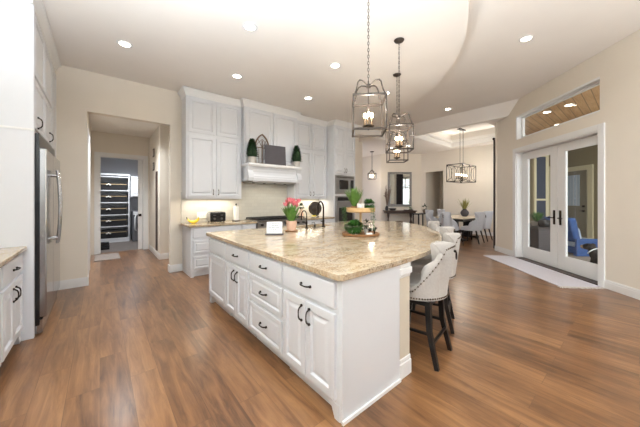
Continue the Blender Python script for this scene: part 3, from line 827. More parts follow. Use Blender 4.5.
cabinet('side_base_cabinet', 'white base cabinet at left with drawer over a pair of doors, beside fridge panel', 'cabinet', (-.59, 3.08, 0), R(90), .715, .60, 0, CT,
        [('drawer', .02, .69, .69, .85, (.37, .765, False), FLAT), ('door', .02, .352, .125, .655, (.315, .55, True)), ('door', .36, .69, .125, .655, (.40, .55, True))], 'base cabinets on the left wall', feet=[(.67, .715, -1)], kick=.1)
cabinet('side_base_cabinet', 'white base cabinet at left frame edge nearest the camera', 'cabinet', (-.59, 2.36, 0), R(90), .715, .60, 0, CT,
        [('drawer', .02, .69, .69, .85, (.37, .765, False), FLAT), ('door', .02, .352, .125, .655, (.315, .55, True)), ('door', .36, .69, .125, .655, (.40, .55, True))], 'base cabinets on the left wall', kick=.1)
b = B(); b.box(-1.198, -.545, 2.33, 3.798, CT, .914)
tag(b.obj('side_countertop', 'granite', None, bevel=.007), 'granite countertop on the left cabinets beside the tall fridge panel', 'countertop')

# ------------------------------------------------------------------ laundry furniture
t = thing('storage_shelf', 'white open shelving unit with five shelves seen through the hall door', 'shelf', (-.35, 10.6, 0))
b = B(); sw = 1.09
b.box(0, .03, 0, .39, 0, 2.12); b.box(sw - .03, sw, 0, .39, 0, 2.12); b.box(.03, sw - .03, .37, .39, .1, 2.12); b.obj('frame', 'cabinet_white', t)
SH = [.13, .51, .88, 1.27, 1.65, 2.085]
for z in SH: 
    b = B(); b.box(.03, sw - .03, 0, .37, z - .03, z); b.obj('shelf_board', 'cabinet_white', t)
b = B(); b.box(.03, sw - .03, .01, .03, 0, .10); b.obj('plinth', 'cabinet_white', t)
b = B(); b.box(-.02, sw + .02, -.02, .39, 2.12, 2.17); b.obj('top_moulding', 'cabinet_white', t)
t0_ = None
for i, z in enumerate(SH[:5]):
    nm = ['bottom', 'second from bottom', 'middle', 'second from top', 'top'][i]
    loc = (.345 - .14, 10.60, z + .001)
    lb = 'black woven basket with tan band on the %s shelf of the laundry unit' % nm
    if t0_ is None:
        t0_ = thing('storage_basket', lb, 'basket', loc, 0, 'baskets on the laundry shelves')
        b = B(); b.box(-.47, .47, .02, .34, 0, .25); b.obj('basket', 'basket_black', t0_, bevel=.015)
        b = B(); b.box(-.475, .475, .015, .345, .175, .198); b.obj('band', 'basket_band', t0_)
        b = B(); b.ball((0, .005, .18), .025, 10); b.ball((.04, .008, .16), .02, 8, sx=1.4); b.ball((-.04, .008, .16), .02, 8, sx=1.4); b.obj('bow', 'ceramic_white', t0_)
    else: dup(t0_, loc, 0, lb)
t = thing('laundry_wall_cabinet', 'small white upper cabinet above the washer in the laundry', 'cabinet', (.775, 10.65, 0))
b = B(); b.box(0, .9, 0, .34, 1.44, 2.12); b.obj('body', 'cabinet_white', t)
b = B(); panel_rings(b, .02, .44, 1.46, 2.10, -.02, RAISED); b.obj('door', 'cabinet_white', t)
b = B(); panel_rings(b, .46, .88, 1.46, 2.10, -.02, RAISED); b.obj('door', 'cabinet_white', t)
t = thing('washing_machine', 'grey washing machine standing right of the laundry shelves', 'washer', (.80, 10.35, 0))
b = B(); b.box(0, .68, 0, .62, .01, .98); b.obj('cabinet', 'washer_grey', t, bevel=.02)
b = B(); b.tube([(.34, 0, .5), (.34, -.04, .5)], .22, 28); b.obj('door', 'black_glass', t)
b = B(); b.tube([(.09, -.0, .35), (.06, -.05, .42), (.06, -.05, .78), (.09, 0, .85)], .018, 8); b.obj('handle', 'appliance_white', t, smooth=True)
b = B(); b.box(.02, .66, -.008, 0, .86, .96); b.obj('control_panel', 'appliance_white', t)
t = thing('boot_box', 'small dark crate on the laundry floor by the door', 'crate', (.10, 9.3, 0))
b = B(); b.box(-.10, .10, -.12, .12, 0, .12); b.box(-.09, .09, -.11, .02, .12, .2); b.obj('crate', 'black_plastic', t, bevel=.01)
b = B(); b.box(-.10, .36, 7.6, 8.45, .001, .012)
tag(b.obj('hall_mat', 'rug_grey', None, bevel=.004), 'small grey mat on the wood floor before the laundry door', 'rug')
t = thing('wall_board', 'tall narrow dark weathered board on the hallway corner wall', 'wall decor', (1.015, 7.2, 0))
b = B(); b.box(-.0, .022, 0, .16, .16, 2.02); b.obj('board', 'dark_wood', t, bevel=.004)
for z in (2.08, 2.42):
    t = thing('picture_frame', 'small dark picture on the right hallway wall, %s of two' % ('lower' if z < 2.2 else 'upper'), 'picture', (1.02, 7.75, z), 0, 'small pictures in the hallway')
    b = B(); b.box(0, .018, -.09, .09, 0, .20); b.obj('frame', 'dark_wood', t, bevel=.003)
    b = B(); b.box(-.003, 0, -.06, .06, .03, .17); b.obj('picture', 'picture_mat', t)

# ------------------------------------------------------------------ recessed lights
def can_light(x, y, z, label, power=15, proto=[None], up=0):
    if proto[0] is None:
        t = thing('recessed_light', label, 'ceiling light', (x, y, z), 0, 'recessed ceiling lights')
        b = B(); b.lathe([(.060, -.002), (.063, -.008), (.088, -.004), (.090, 0), (.060, 0), (.060, -.002)], n=24); b.obj('trim_ring', 'trim_white', t, smooth=True)
        b = B(); b.lathe([(.0001, -.004), (.060, -.004)], n=24); b.obj('lens', 'can_light_glow', t)
        proto[0] = t
    else: t = dup(proto[0], (x, y, z), 0, label)
    l = bpy.data.lights.new('downlight', 'SPOT'); l.energy = power; l.color = (.94, .97, 1.0); l.spot_size = R(135); l.spot_blend = 1.0; l.shadow_soft_size = .07
    o = bpy.data.objects.new('downlight', l); COL.objects.link(o); o.parent = t; o.location = (0, 0, -.03)
    return t
K = 'recessed kitchen ceiling light '
can_light(.25, 4.30, CEIL, K + 'before the hallway opening')
can_light(1.36, 2.93, CEIL, K + 'above the near left of the island, brightest and largest')
can_light(1.74, 4.24, CEIL, K + 'in front of the left wall cabinet')
can_light(2.75, 2.95, CEIL, K + 'above the middle of the island, left of near pendant')
can_light(3.22, 4.25, CEIL, K + 'in front of the range hood')
can_light(4.21, 3.10, CEIL, K + 'seen beside the top of the near pendant lantern')
L_ = 'recessed light in the raised living ceiling '
can_light(4.72, 1.04, CEIL_HI, L_ + 'at upper right, nearest the french doors')
can_light(6.87, 3.13, CEIL_HI, L_ + 'toward the dining room')
can_light(4.66, 7.6, CEIL, L_ + 'far', power=10) if False else None
can_light(.36, 6.6, HC, 'recessed light in the hallway ceiling', power=190)
can_light(9.0, 5.6, CEIL, 'recessed light in the dining ceiling near the mirror wall')
can_light(10.9, 3.0, CEIL, 'recessed light in the dining ceiling beside the tray at right')
can_light(8.9, 6.3, CEIL, 'recessed light in the entry ceiling near the small lantern', power=14)
def hidden_spot(x, y, z, p):  # added out-of-view spot lamp, no fixture modelled
    l = bpy.data.lights.new('added_spot', 'SPOT'); l.energy = p; l.color = (.94, .97, 1.0); l.spot_size = R(140); l.spot_blend = 1.0; l.shadow_soft_size = .08
    o = bpy.data.objects.new('added_spot', l); COL.objects.link(o); o.location = (x, y, z)
hidden_spot(-.1, 1.6, 3.38, 15); hidden_spot(3.2, -.8, 3.6, 15); hidden_spot(.6, 9.8, 2.85, 230)
# under-cabinet lamps
for (x0, x1) in ((1.3, 2.15), (3.66, 4.5)):
    area_light('under_cabinet_lamp', ((x0 + x1) / 2, 5.42, 1.365), (0, 0, 0), x1 - x0, .05, 4.5, (1.0, .90, .74))
area_light('hood_lamp', (2.9, 5.2, 1.70), (0, 0, 0), .9, .2, 3.0, (1.0, .92, .78))

# ------------------------------------------------------------------ pendants over the island
def chain(b, z0, z1, r=.0028):
    n = max(2, int((z1 - z0) / .030)); h = (z1 - z0) / n
    for i in range(n):
        zc = z0 + (i + .5) * h; pts = []
        for k in range(8):
            a = 2 * PI * k / 8
            px, pz = .0075 * math.cos(a), (h * .62) * math.sin(a)
            pts.append((px, 0, zc + pz) if i % 2 == 0 else (0, px, zc + pz))
        b.tube(pts, r, 5, closed=True)
def pendant(loc, label):
    t = thing('pendant_lantern', label, 'pendant light', loc, R(45), 'lantern pendants over the island')
    S = .1415; zb, zt = 1.985, 2.285
    b = B()
    for z in (zb, zt):
        for s in (-1, 1):
            b.box(-S - .008, S + .008, s * S - .007, s * S + .007, z - .0085, z + .0085); b.box(s * S - .007, s * S + .007, -S + .007, S - .007, z - .0085, z + .0085)
    for sx in (-1, 1):
        for sy in (-1, 1): b.box(sx * S - .006, sx * S + .006, sy * S - .006, sy * S + .006, zb, zt)
    b.obj('cage', 'lantern_metal', t)
    for k in range(4):
        a = R(45 + 90 * k); ca, sa = math.cos(a) * 1.414, math.sin(a) * 1.414
        pr = [(.135, 2.285), (.118, 2.33), (.108, 2.375), (.102, 2.41), (.085, 2.437), (.060, 2.442), (.035, 2.430), (.014, 2.415)]
        b = B(); b.tube([(r_ * ca, r_ * sa, z) for r_, z in pr], .0065, 6); b.obj('scroll_arm', 'lantern_metal', t, smooth=True)
    b = B(); b.tube([(0, 0, 2.06), (0, 0, 2.46)], .006, 8); b.cyl(0, 0, 2.40, 2.43, .02, n=12)
    b.obj('centre_rod', 'lantern_metal', t)
    b = B(); chain(b, 2.46, CEIL - .03); b.obj('chain', 'lantern_metal', t)
    b = B(); b.lathe([(.0001, CEIL - .035), (.02, CEIL - .035), (.055, CEIL - .018), (.065, CEIL - .002), (.0001, CEIL - .002)], n=24); b.obj('canopy', 'lantern_metal', t, smooth=True)
    b = B(); b.lathe([(.0001, 2.005), (.008, 2.01), (.012, 2.02), (.05, 2.035), (.055, 2.045), (.0001, 2.045)], n=16)
    b.obj('candle_plate', 'lantern_metal', t, smooth=True)
    for k in range(4):
        a = R(90 * k); x, y = .033 * math.cos(a), .033 * math.sin(a)
        b = B(); b.cyl(x, y, 2.045, 2.12, .010, n=12); c = b.obj('candle_sleeve', 'candle', t)
        b = B(); b.ball((x, y, 2.142), .013, 10, sz=1.7); b.obj('bulb', 'bulb', c, smooth=True)
    l = bpy.data.lights.new('pendant_lamp', 'POINT'); l.energy = 10; l.color = (1, .93, .84); l.shadow_soft_size = .03
    o = bpy.data.objects.new('pendant_lamp', l); COL.objects.link(o); o.parent = t; o.location = (0, 0, 2.18)
pendant((1.91, 1.60, 0), 'nearest and largest-looking square lantern pendant over the island')
pendant((2.94, 1.96, 0), 'middle square lantern pendant over the island, canopy visible')
pendant((3.726, 2.523, 0), 'farthest square lantern pendant over the island, lowest in view')

# ------------------------------------------------------------------ counter stools
def barrel_shell(name, m, parent, r, th, zb, top, a_max, lean=0.06, n=28, sy=1.0, flat=0.0):
    """curved upholstered shell; back is at -y, opening towards +y"""
    b = B(); rows = []
    for i in range(n + 1):
        a = -a_max + 2 * a_max * i / n
        zt = top(abs(a) / a_max)
        def P(rad, z):
            le = lean * max(0, (z - zb)) / .45 * (math.cos(a) if abs(a) < 90 else 0 if False else max(0, math.cos(R(a))))
            return (math.sin(R(a)) * (rad), -math.cos(R(a)) * rad * sy - le, z)
        zz = [zb + (zt - zb) * k / 5 for k in range(6)]
        ring = [P(r - .0, z) for z in zz[:-1]] + [P(r - .002, zt - .022), P(r - .014, zt - .004), P(r - th / 2, zt), P(r - th + .014, zt - .004), P(r - th, zt - .025)] + [P(r - th, z) for z in zz[:-1][::-1]]
        rows.append([b.bm.verts.new(p) for p in ring])
    k = len(rows[0])
    for i in range(n):
        for j in range(k):
            b.bm.faces.new((rows[i][j], rows[i][(j + 1) % k], rows[i + 1][(j + 1) % k], rows[i + 1][j]))
    b.bm.faces.new(rows[0][::-1]); b.bm.faces.new(rows[-1])
    return b.obj(name, m, parent, smooth=True), P
def stool_top(u):   # u 0 at the back, 1 at the front of the wings
    if u < .24: return 1.005 - .02 * (u / .24) ** 2
    if u < .70:
        q = (u - .24) / .46
        return .985 - .345 * q ** .8
    return .64 - .04 * (u - .70) / .30
def make_stool(loc, rotz, label):
    t = thing('counter_stool', label, 'stool', loc, rotz, 'counter stools around the island')
    AM = 108; r, th = .255, .055
    sh, _ = barrel_shell('backrest', 'fabric_cream', t, r, th, .535, stool_top, AM)
    b = B()
    def nail(a, z, off=0.0):
        le = .06 * max(0, z - .535) / .45 * max(0, math.cos(R(a)))
        x, y = math.sin(R(a)) * (r + .001), -math.cos(R(a)) * (r + .001) - le
        v = b.ball((x, y, z), .0072, 6)
    for i in range(46):
        a = -AM + 2 * AM * i / 45; nail(a, .552)
    for i in range(50):
        a = -AM + 2 * AM * i / 49; nail(a, stool_top(abs(a) / AM) - .030)
    for pth in ([(-AM + 2 * AM * i / 45, .552) for i in range(46)], [(-AM + 2 * AM * i / 49, stool_top(abs(-AM + 2 * AM * i / 49) / AM) - .030) for i in range(50)]):
        b.tube([(math.sin(R(a)) * (r + .001), -math.cos(R(a)) * (r + .001) - .06 * max(0, z - .535) / .45 * max(0, math.cos(R(a))), z) for a, z in pth], .0010, 4)
    b.obj('nailhead_trim', 'nail_brass', t, smooth=True)
    b = B(); pl = [(math.sin(R(a)) * .195, -math.cos(R(a)) * .195) for a in range(-110, 111, 10)]
    pl = pl + [(.20, .20), (.17, .235), (-.17, .235), (-.20, .20)]
    b.prism(pl, .53, .655); b.obj('seat', 'fabric_cream', t, bevel=.025, seg=3, smooth=True)
    b = B(); b.box(-.20, .20, -.18, .20, .49, .529); b.obj('seat_frame', 'black_wood', t, bevel=.004)
    # door-knocker style pull on the back
    b = B(); pts = [(.018 * math.cos(2 * PI * k / 12), -.332 + .0, .90 + .032 * math.sin(2 * PI * k / 12)) for k in range(12)]
    b.tube(pts, .004, 6, closed=True); b.ball((0, -.322, .935), .012, 8); b.obj('ring_pull', 'bronze', t, smooth=True)
    legs = [(-.17, -.16, -.19, -.235), (.17, -.16, .19, -.235), (-.175, .17, -.195, .20), (.175, .17, .195, .20)]
    for x0, y0, x1, y1 in legs:
        b = B(); pts = [(x0, y0, .50), (x0 + (x1 - x0) * .25, y0 + (y1 - y0) * .15, .28), (x1, y1, 0.0)]
        b.tube(pts, [.031, .028, .023], 4); b.obj('leg', 'black_wood', t)
    f = lambda L, z: (L[0] + (L[2] - L[0]) * (1 - z / .5) ** 1.2, L[1] + (L[3] - L[1]) * (1 - z / .5) ** 1.2, z)
    for (i, j, z) in ((0, 1, .20), (0, 2, .26), (1, 3, .26), (2, 3, .18)):
        b = B(); b.tube([f(legs[i], z), f(legs[j], z)], .014, 4); b.obj('stretcher', 'black_wood', t)
    return t
def stool_at(bx, by, ang):   # back-top position and facing direction
    fx, fy = math.cos(R(ang)), math.sin(R(ang))
    return (bx + fx * .30, by + fy * .30, 0), R(ang - 90)
STOOLS = [(2.27, 1.00, 100, 'cream nailhead counter stool nearest the camera, ring pull on its back'),
          (2.97, 1.23, 113, 'second cream counter stool from the camera, half hidden by the nearest'),
          (3.59, 1.57, 126, 'third cream counter stool from the camera around the curved counter'),
          (4.30, 2.11, 142, 'farthest cream counter stool near the rounded end of the island')]
st0 = None
for bx, by, an, lb in STOOLS:
    loc, rz = stool_at(bx, by, an)
    if st0 is None: st0 = make_stool(loc, rz, lb)
    else: dup(st0, loc, rz, lb)

# ------------------------------------------------------------------ dining set
def chair_top(u):
    if u < .34: return .98 - .03 * (u / .34) ** 2
    q = (u - .34) / .66
    return .95 - .42 * q ** .7
def make_chair(loc, rotz, label):
    t = thing('dining_chair', label, 'chair', loc, rotz, 'upholstered dining chairs')
    barrel_shell('backrest', 'fabric_grey', t, .275, .06, .40, chair_top, 100, lean=.08)
    b = B(); pl = [(math.sin(R(a)) * .21, -math.cos(R(a)) * .21) for a in range(-110, 111, 10)] + [(.225, .24), (.19, .28), (-.19, .28), (-.225, .24)]
    b.prism(pl, .38, .50); b.obj('seat', 'fabric_grey', t, bevel=.03, seg=3, smooth=True)
    for x0, y0, x1, y1 in ((-.18, -.17, -.21, -.27), (.18, -.17, .21, -.27), (-.19, .20, -.20, .22), (.19, .20, .20, .22)):
        b = B(); b.tube([(x0, y0, .40), (x1, y1, 0)], [.026, .017], 4); b.obj('leg', 'black_wood', t)
    b = B(); pts = [(.022 * math.cos(2 * PI * k / 12), -.378, .84 + .035 * math.sin(2 * PI * k / 12)) for k in range(12)]
    b.tube(pts, .005, 6, closed=True); b.obj('ring_pull', 'bronze', t)
    return t
TBX0, TBX1, TBY0, TBY1 = 8.80, 10.60, 3.50, 4.45
CH = [(8.47, 3.84, 0, 'grey upholstered dining chair at the near table end, back toward the kitchen'),
      (9.03, 3.36, 90, 'grey dining chair in profile at the right of the table, nearest of that side'),
      (9.80, 3.38, 90, 'grey dining chair behind the profile chair on the right side'),
      (9.2, 4.66, -90, 'pale dining chair on the left side of the table, facing right'),
      (10.1, 4.66, -90, 'pale dining chair on the left side of the table, farther back')]
c0 = None
for x, y, a, lb in CH:
    if c0 is None: c0 = make_chair((x, y, 0), R(a - 90), lb)
    else: dup(c0, (x, y, 0), R(a - 90), lb)
t = thing('dining_table', 'rectangular dining table with pale top and dark trestle base', 'table', ((TBX0 + TBX1) / 2, (TBY0 + TBY1) / 2, 0))
hx, hy = (TBX1 - TBX0) / 2, (TBY1 - TBY0) / 2
b = B(); b.box(-hx, hx, -hy, hy, .725, .765); b.obj('tabletop', 'wood_pale', t, bevel=.006)
b = B(); b.box(-hx + .08, hx - .08, -hy + .08, hy - .08, .64, .725); b.obj('apron', 'black_wood', t)
for s in (-1, 1):
    b = B(); b.box(s * .55 - .09, s * .55 + .09, -.12, .12, .06, .64); b.box(s * .55 - .07, s * .55 + .07, -.36, .36, 0, .07); b.obj('trestle', 'black_wood', t, bevel=.01)
b = B(); b.box(-.5, .5, -.04, .04, .2, .3); b.obj('stretcher', 'black_wood', t)

def leaf_blade(b, base, direction, length, width, bend=.3, n=5, up=Vector((0, 0, 1))):
    d = Vector(direction).normalized(); side = d.cross(up)
    if side.length < .05: side = Vector((random.uniform(-1, 1), random.uniform(-1, 1), 0))
    side.normalize(); prev = None; p = Vector(base)
    for i in range(n + 1):
        f = i / n; w = width * math.sin(PI * (f * .9 + .08)) + .0003
        a = b.bm.verts.new(p - side * w); c = b.bm.verts.new(p + side * w)
        if prev: b.bm.faces.new((prev[0], prev[1], c, a))
        prev = (a, c)
        d = (d + Vector((0, 0, -bend / n)) + Vector((d.x, d.y, 0)) * bend * .3 / n).normalized(); p = p + d * length / n
def foliage_ball(b, c, r, n, ll, lw, sz=1.0, seed=1, spread=1.0):
    rnd = random.Random(seed)
    for i in range(n):
        v = Vector((rnd.gauss(0, 1), rnd.gauss(0, 1), rnd.gauss(0, 1))).normalized()
        q = r * rnd.uniform(.45, .95)
        p = Vector(c) + Vector((v.x * q, v.y * q, v.z * q * sz))
        leaf_blade(b, p, v + Vector((rnd.uniform(-.5, .5), rnd.uniform(-.5, .5), rnd.uniform(-.2, .5))) * spread, ll * rnd.uniform(.7, 1.2), lw, .3, 3)

t = thing('dining_vase', 'dark round vase with dried olive stems on the dining table', 'vase', (9.74, 3.87, .766))
b = B(); b.lathe([(.0001, 0), (.07, 0), (.12, .06), (.135, .13), (.11, .19), (.06, .235), (.065, .26), (.05, .26), (.05, .23), (.0001, .2)], n=24); b.obj('vase', 'slate', t, smooth=True)
b = B()
for i in range(46):
    a = random.uniform(0, 2 * PI); e = random.uniform(.05, .75)
    leaf_blade(b, (.02 * math.cos(a), .02 * math.sin(a), .22), (math.cos(a) * e, math.sin(a) * e, 1), random.uniform(.28, .46), .014, .15)
b.obj('dried_stems', 'leaf_olive', t)

# chandelier
t = thing('linear_chandelier', 'rectangular dark metal chandelier with candle bulbs over the dining table', 'chandelier', (9.98, 4.07, 0))
cx, cy, cz0, cz1 = .58, .26, 1.98, 2.57
b = B()
q = .011
for z in (cz0, cz1):
    for s in (-1, 1): b.box(-cx - q, cx + q, s * cy - q, s * cy + q, z - q, z + q); b.box(s * cx - q, s * cx + q, -cy, cy, z - q, z + q)
for sx in (-1, 1):
    for sy in (-1, 1): b.box(sx * cx - q, sx * cx + q, sy * cy - q, sy * cy + q, cz0, cz1)
b.obj('frame', 'bronze', t)
for s in (-1, 1):
    b = B()
    for (xa, xb) in ((-cx, 0), (0, cx)):
        xm = (xa + xb) / 2; zm = (cz0 + cz1) / 2; hw, hh = (xb - xa) / 2, (cz1 - cz0) / 2
        for (ux, uz) in ((-1, -1), (1, -1), (1, 1), (-1, 1)):
            b.tube([(xm + ux * hw, s * cy, zm + uz * hh), (xm + ux * hw * .42, s * cy, zm + uz * hh * .62), (xm + ux * hw * .30, s * cy, zm + uz * hh * .3), (xm + ux * hw * .30, s * cy, zm)], .007, 5)
        if xb == 0: b.tube([(xb, s * cy, cz0), (xb, s * cy, cz1)], .007, 5)
    b.tube([(-cx, s * cy, cz1), (cx, s * cy, cz1)], .006, 5)
    b.obj('lattice', 'bronze', t)
for s in (-1, 1):
    b = B(); b.tube([(s * cx, -cy, cz1), (s * cx, cy, cz1)], .006, 5)
    for (uy, uz) in ((-1, -1), (1, -1), (1, 1), (-1, 1)):
        b.tube([(s * cx, uy * cy, (cz0 + cz1) / 2 + uz * .29), (s * cx, uy * cy * .4, (cz0 + cz1) / 2 + uz * .16), (s * cx, uy * cy * .3, (cz0 + cz1) / 2)], .007, 5)
    b.obj('lattice', 'bronze', t)
b = B(); b.box(-.45, .45, -.012, .012, cz0 + .1, cz0 + .12); b.tube([(-.45, 0, cz0 + .11), (-cx, 0, cz0 + .01)], .007, 5); b.tube([(.45, 0, cz0 + .11), (cx, 0, cz0 + .01)], .007, 5)
b.obj('candle_bar', 'bronze', t)
for i in range(5):
    x = -.4 + .2 * i
    b = B(); b.cyl(x, 0, cz0 + .12, cz0 + .22, .013, n=12); c = b.obj('candle_sleeve', 'candle', t)
    b = B(); b.ball((x, 0, cz0 + .25), .019, 10, sz=1.6); b.obj('bulb', 'bulb', c, smooth=True)
for x in (-.13, .13):
    b = B(); b.tube([(x, 0, cz1), (x, 0, 3.845)], .007, 6); b.obj('hanging_rod', 'bronze', t)
b = B(); b.box(-.22, .22, -.06, .06, 3.84, 3.869); b.obj('canopy', 'bronze', t, bevel=.004)
l = bpy.data.lights.new('chandelier_lamp', 'POINT'); l.energy = 24; l.color = (1, .93, .84); l.shadow_soft_size = .12
o = bpy.data.objects.new('chandelier_lamp', l); COL.objects.link(o); o.parent = t; o.location = (0, 0, 2.35)
# cove glow inside the tray
area_light('tray_cove_lamp', (9.3, 4.5, 3.70), (R(180 - 20), 0, 0), 2.2, .1, 1.8, (1, .95, .86))
area_light('tray_cove_lamp', (10.4, 3.65, 3.70), (R(180), R(-20), 0), .1, 1.8, 1.5, (1, .95, .86))

# curtain at the end of the patio wall
t = thing('dark_curtain', 'dark floor-length curtain just past the end of the patio door wall', 'curtain', (8.26, 2.52, 0), 0)
b = B(); pts = []
for i in range(25):
    pts.append((.0 + i * .018, .03 * math.sin(i * 1.3)))
front = pts; back = [(x, y - .006) for x, y in pts[::-1]]
b.prism(front + back, .02, 2.98); b.obj('fabric', 'curtain_dark', t, smooth=True)
b = B(); b.tube([(-.03, 0, 3.0), (.5, 0, 3.0)], .014, 8); b.ball((-.04, 0, 3.0), .035, 10); b.obj('rod', 'bronze', t, smooth=True)

# entry pendant, mirror, console
t = thing('entry_lantern', 'small glass lantern hanging in the entry beside the mirror wall', 'pendant light', (8.95, 7.30, 0))
b = B(); b.lathe([(.0001, CEIL - .03), (.08, CEIL - .025), (.09, CEIL - .002), (.0001, CEIL - .002)], n=20); b.obj('canopy', 'bronze', t, smooth=True)
b = B(); b.tube([(0, 0, 2.62), (0, 0, CEIL - .02)], .010, 6); b.obj('rod', 'bronze', t)
b = B()
for k in range(6):
    a = R(60 * k); c, s = math.cos(a), math.sin(a)
    b.tube([(.01 * c, .01 * s, 2.62), (.10 * c, .10 * s, 2.52), (.19 * c, .19 * s, 2.45), (.17 * c, .17 * s, 2.22)], .009, 5)
for r_, z in ((.19, 2.45), (.17, 2.22)): b.tube([(r_ * math.cos(2 * PI * k / 18), r_ * math.sin(2 * PI * k / 18), z) for k in range(18)], .009, 5, closed=True)
b.obj('cage', 'bronze', t)
for k in range(3):
    a = R(120 * k + 20); b = B(); b.ball((.06 * math.cos(a), .06 * math.sin(a), 2.36), .03, 10, sz=1.5); b.obj('bulb', 'bulb', t, smooth=True)
l = bpy.data.lights.new('entry_lamp', 'POINT'); l.energy = 12; l.color = (1, .93, .84); l.shadow_soft_size = .1
o = bpy.data.objects.new('entry_lamp', l); COL.objects.link(o); o.parent = t; o.location = (0, 0, 2.3)

md = Vector((11.18 - 9.78, 6.30 - 7.48, 0)).normalized(); ma = math.atan2(md.y, md.x)
t = thing('wall_mirror', 'tall rectangular grey-framed mirror above the console table', 'mirror', (10.02, 7.278, 1.03), ma)
mwid, mh = 1.08, 1.56
b = B()
f_ = .10
b.box(0, mwid, -.035, -.003, 0, f_); b.box(0, mwid, -.035, -.003, mh - f_, mh); b.box(0, f_, -.035, -.003, f_, mh - f_); b.box(mwid - f_, mwid, -.035, -.003, f_, mh - f_)
b.obj('frame', 'mirror_frame', t, bevel=.01)
b = B(); b.box(f_, mwid - f_, -.02, -.008, f_, mh - f_); b.obj('glass', 'mirror_glass', t)
t = thing('console_table', 'dark wooden console table with turned legs below the mirror', 'console table', (9.85, 7.42, 0), ma)
b = B(); b.box(0, 1.42, -.40, -.03, .82, .86); b.box(.05, 1.37, -.37, -.06, .74, .82); b.obj('tabletop', 'dark_wood', t, bevel=.006)
for x in (.20, 1.20):
    b = B(); b.lathe([(.06, 0), (.06, .08), (.035, .12), (.06, .22), (.07, .32), (.04, .42), (.03, .5), (.055, .62), (.06, .74)], (x, -.21, 0), 14); b.obj('leg', 'dark_wood', t, smooth=True)
b = B(); b.box(.1, 1.3, -.34, -.08, .10, .14); b.obj('lower_shelf', 'dark_wood', t)
def place(base, ang, x, y, z):
    c, s = math.cos(ang), math.sin(ang); return (base[0] + c * x - s * y, base[1] + s * x + c * y, z)
cb = (9.85, 7.42)
b = B(); b.lathe([(.0001, 0), (.16, 0), (.19, .12), (.17, .24), (.15, .24), (.15, .02)], n=20)
o = b.obj('woven_basket', 'wood_weathered', None, smooth=True, loc=place(cb, ma, .68, -.21, .141)); tag(o, 'round woven basket on the lower shelf of the console table', 'basket')
t = thing('branch_vase', 'dark vase with tall dry brown branches on the left of the console', 'vase', place(cb, ma, .14, -.2, .861))
b = B(); b.lathe([(.0001, 0), (.06, 0), (.08, .08), (.05, .18), (.055, .2), (.0001, .2)], n=16); b.obj('vase', 'soapstone', t, smooth=True)
b = B()
for i in range(22):
    a = random.uniform(0, 2 * PI); e = random.uniform(.02, .22); L0 = random.uniform(.6, 1.0)
    b.tube([(0, 0, .15), (e * .5 * math.cos(a), e * .5 * math.sin(a), .15 + L0 * .5), (e * math.cos(a), e * math.sin(a), .15 + L0)], .006, 4)
    leaf_blade(b, (e * .8 * math.cos(a), e * .8 * math.sin(a), .1 + L0 * .8), (math.cos(a), math.sin(a), .8), .14, .02)
b.obj('branches', 'wood_weathered', t)
b = B(); b.lathe([(.0001, 0), (.09, 0), (.15, .05), (.16, .10), (.14, .10), (.08, .03), (.0001, .02)], n=20)
tag(b.obj('dark_bowl', 'soapstone', None, smooth=True, loc=place(cb, ma, .40, -.2, .861)), 'dark low bowl on the left of the console table', 'bowl')
t = thing('flower_tray', 'low tray with greenery and white flowers on the right of the console', 'decoration', place(cb, ma, 1.1, -.2, .861))
b = B(); b.box(-.24, .24, -.09, .09, 0, .04); b.obj('tray', 'dark_wood', t)
b = B(); foliage_ball(b, (.1, 0, .07), .1, 60, .07, .015, .5, 3); b.obj('greenery', 'leaf', t)
b = B()
for i in range(7): b.ball((-.18 + i * .035, random.uniform(-.05, .05), .06), .028, 8)
b.obj('white_flowers', 'ceramic_white', t, smooth=True)

t = thing('niche_console', 'small dark side table at the opening beside the dining wall', 'side table', (10.25, 5.78, 0))
b = B(); b.box(-.45, .40, -.16, .16, .74, .78); b.obj('tabletop', 'black_wood', t)
for x in (-.40, .35):
    for y in (-.12, .12):
        b = B(); b.box(x - .02, x + .02, y - .02, y + .02, 0, .74); b.obj('leg', 'black_wood', t)
t = thing('niche_plant', 'small dark green potted plant on the side table by the dining opening', 'plant', (10.55, 5.78, .781))
b = B(); b.lathe([(.0001, 0), (.07, 0), (.09, .12), (.075, .12), (.07, .02)], n=16); b.obj('pot', 'wood_weathered', t, smooth=True)
b = B(); foliage_ball(b, (0, 0, .22), .12, 90, .09, .012, 1, 11); b.obj('foliage', 'leaf_dark', t)

# ------------------------------------------------------------------ rug by the french doors
t = thing('runner_rug', 'pale lavender-grey runner rug with fringe along the french doors', 'rug', (0, 0, 0), W45)
b = B(); b.box(4.47, 6.75, -WV + .035, -WV + .66, .001, .011); b.obj('rug', 'rug_lavender', t, bevel=.003)
b = B()
for i in range(60):
    y = -WV + .05 + i * .0108; L = random.uniform(.05, .09)
    b.tube([(4.47, y, .006), (4.47 - L * .6, y + random.uniform(-.006, .006), .008), (4.47 - L, y + random.uniform(-.012, .012), .004)], .0035, 4)
b.obj('fringe', 'fringe', t)

# ------------------------------------------------------------------ on the island
CTOP = .917
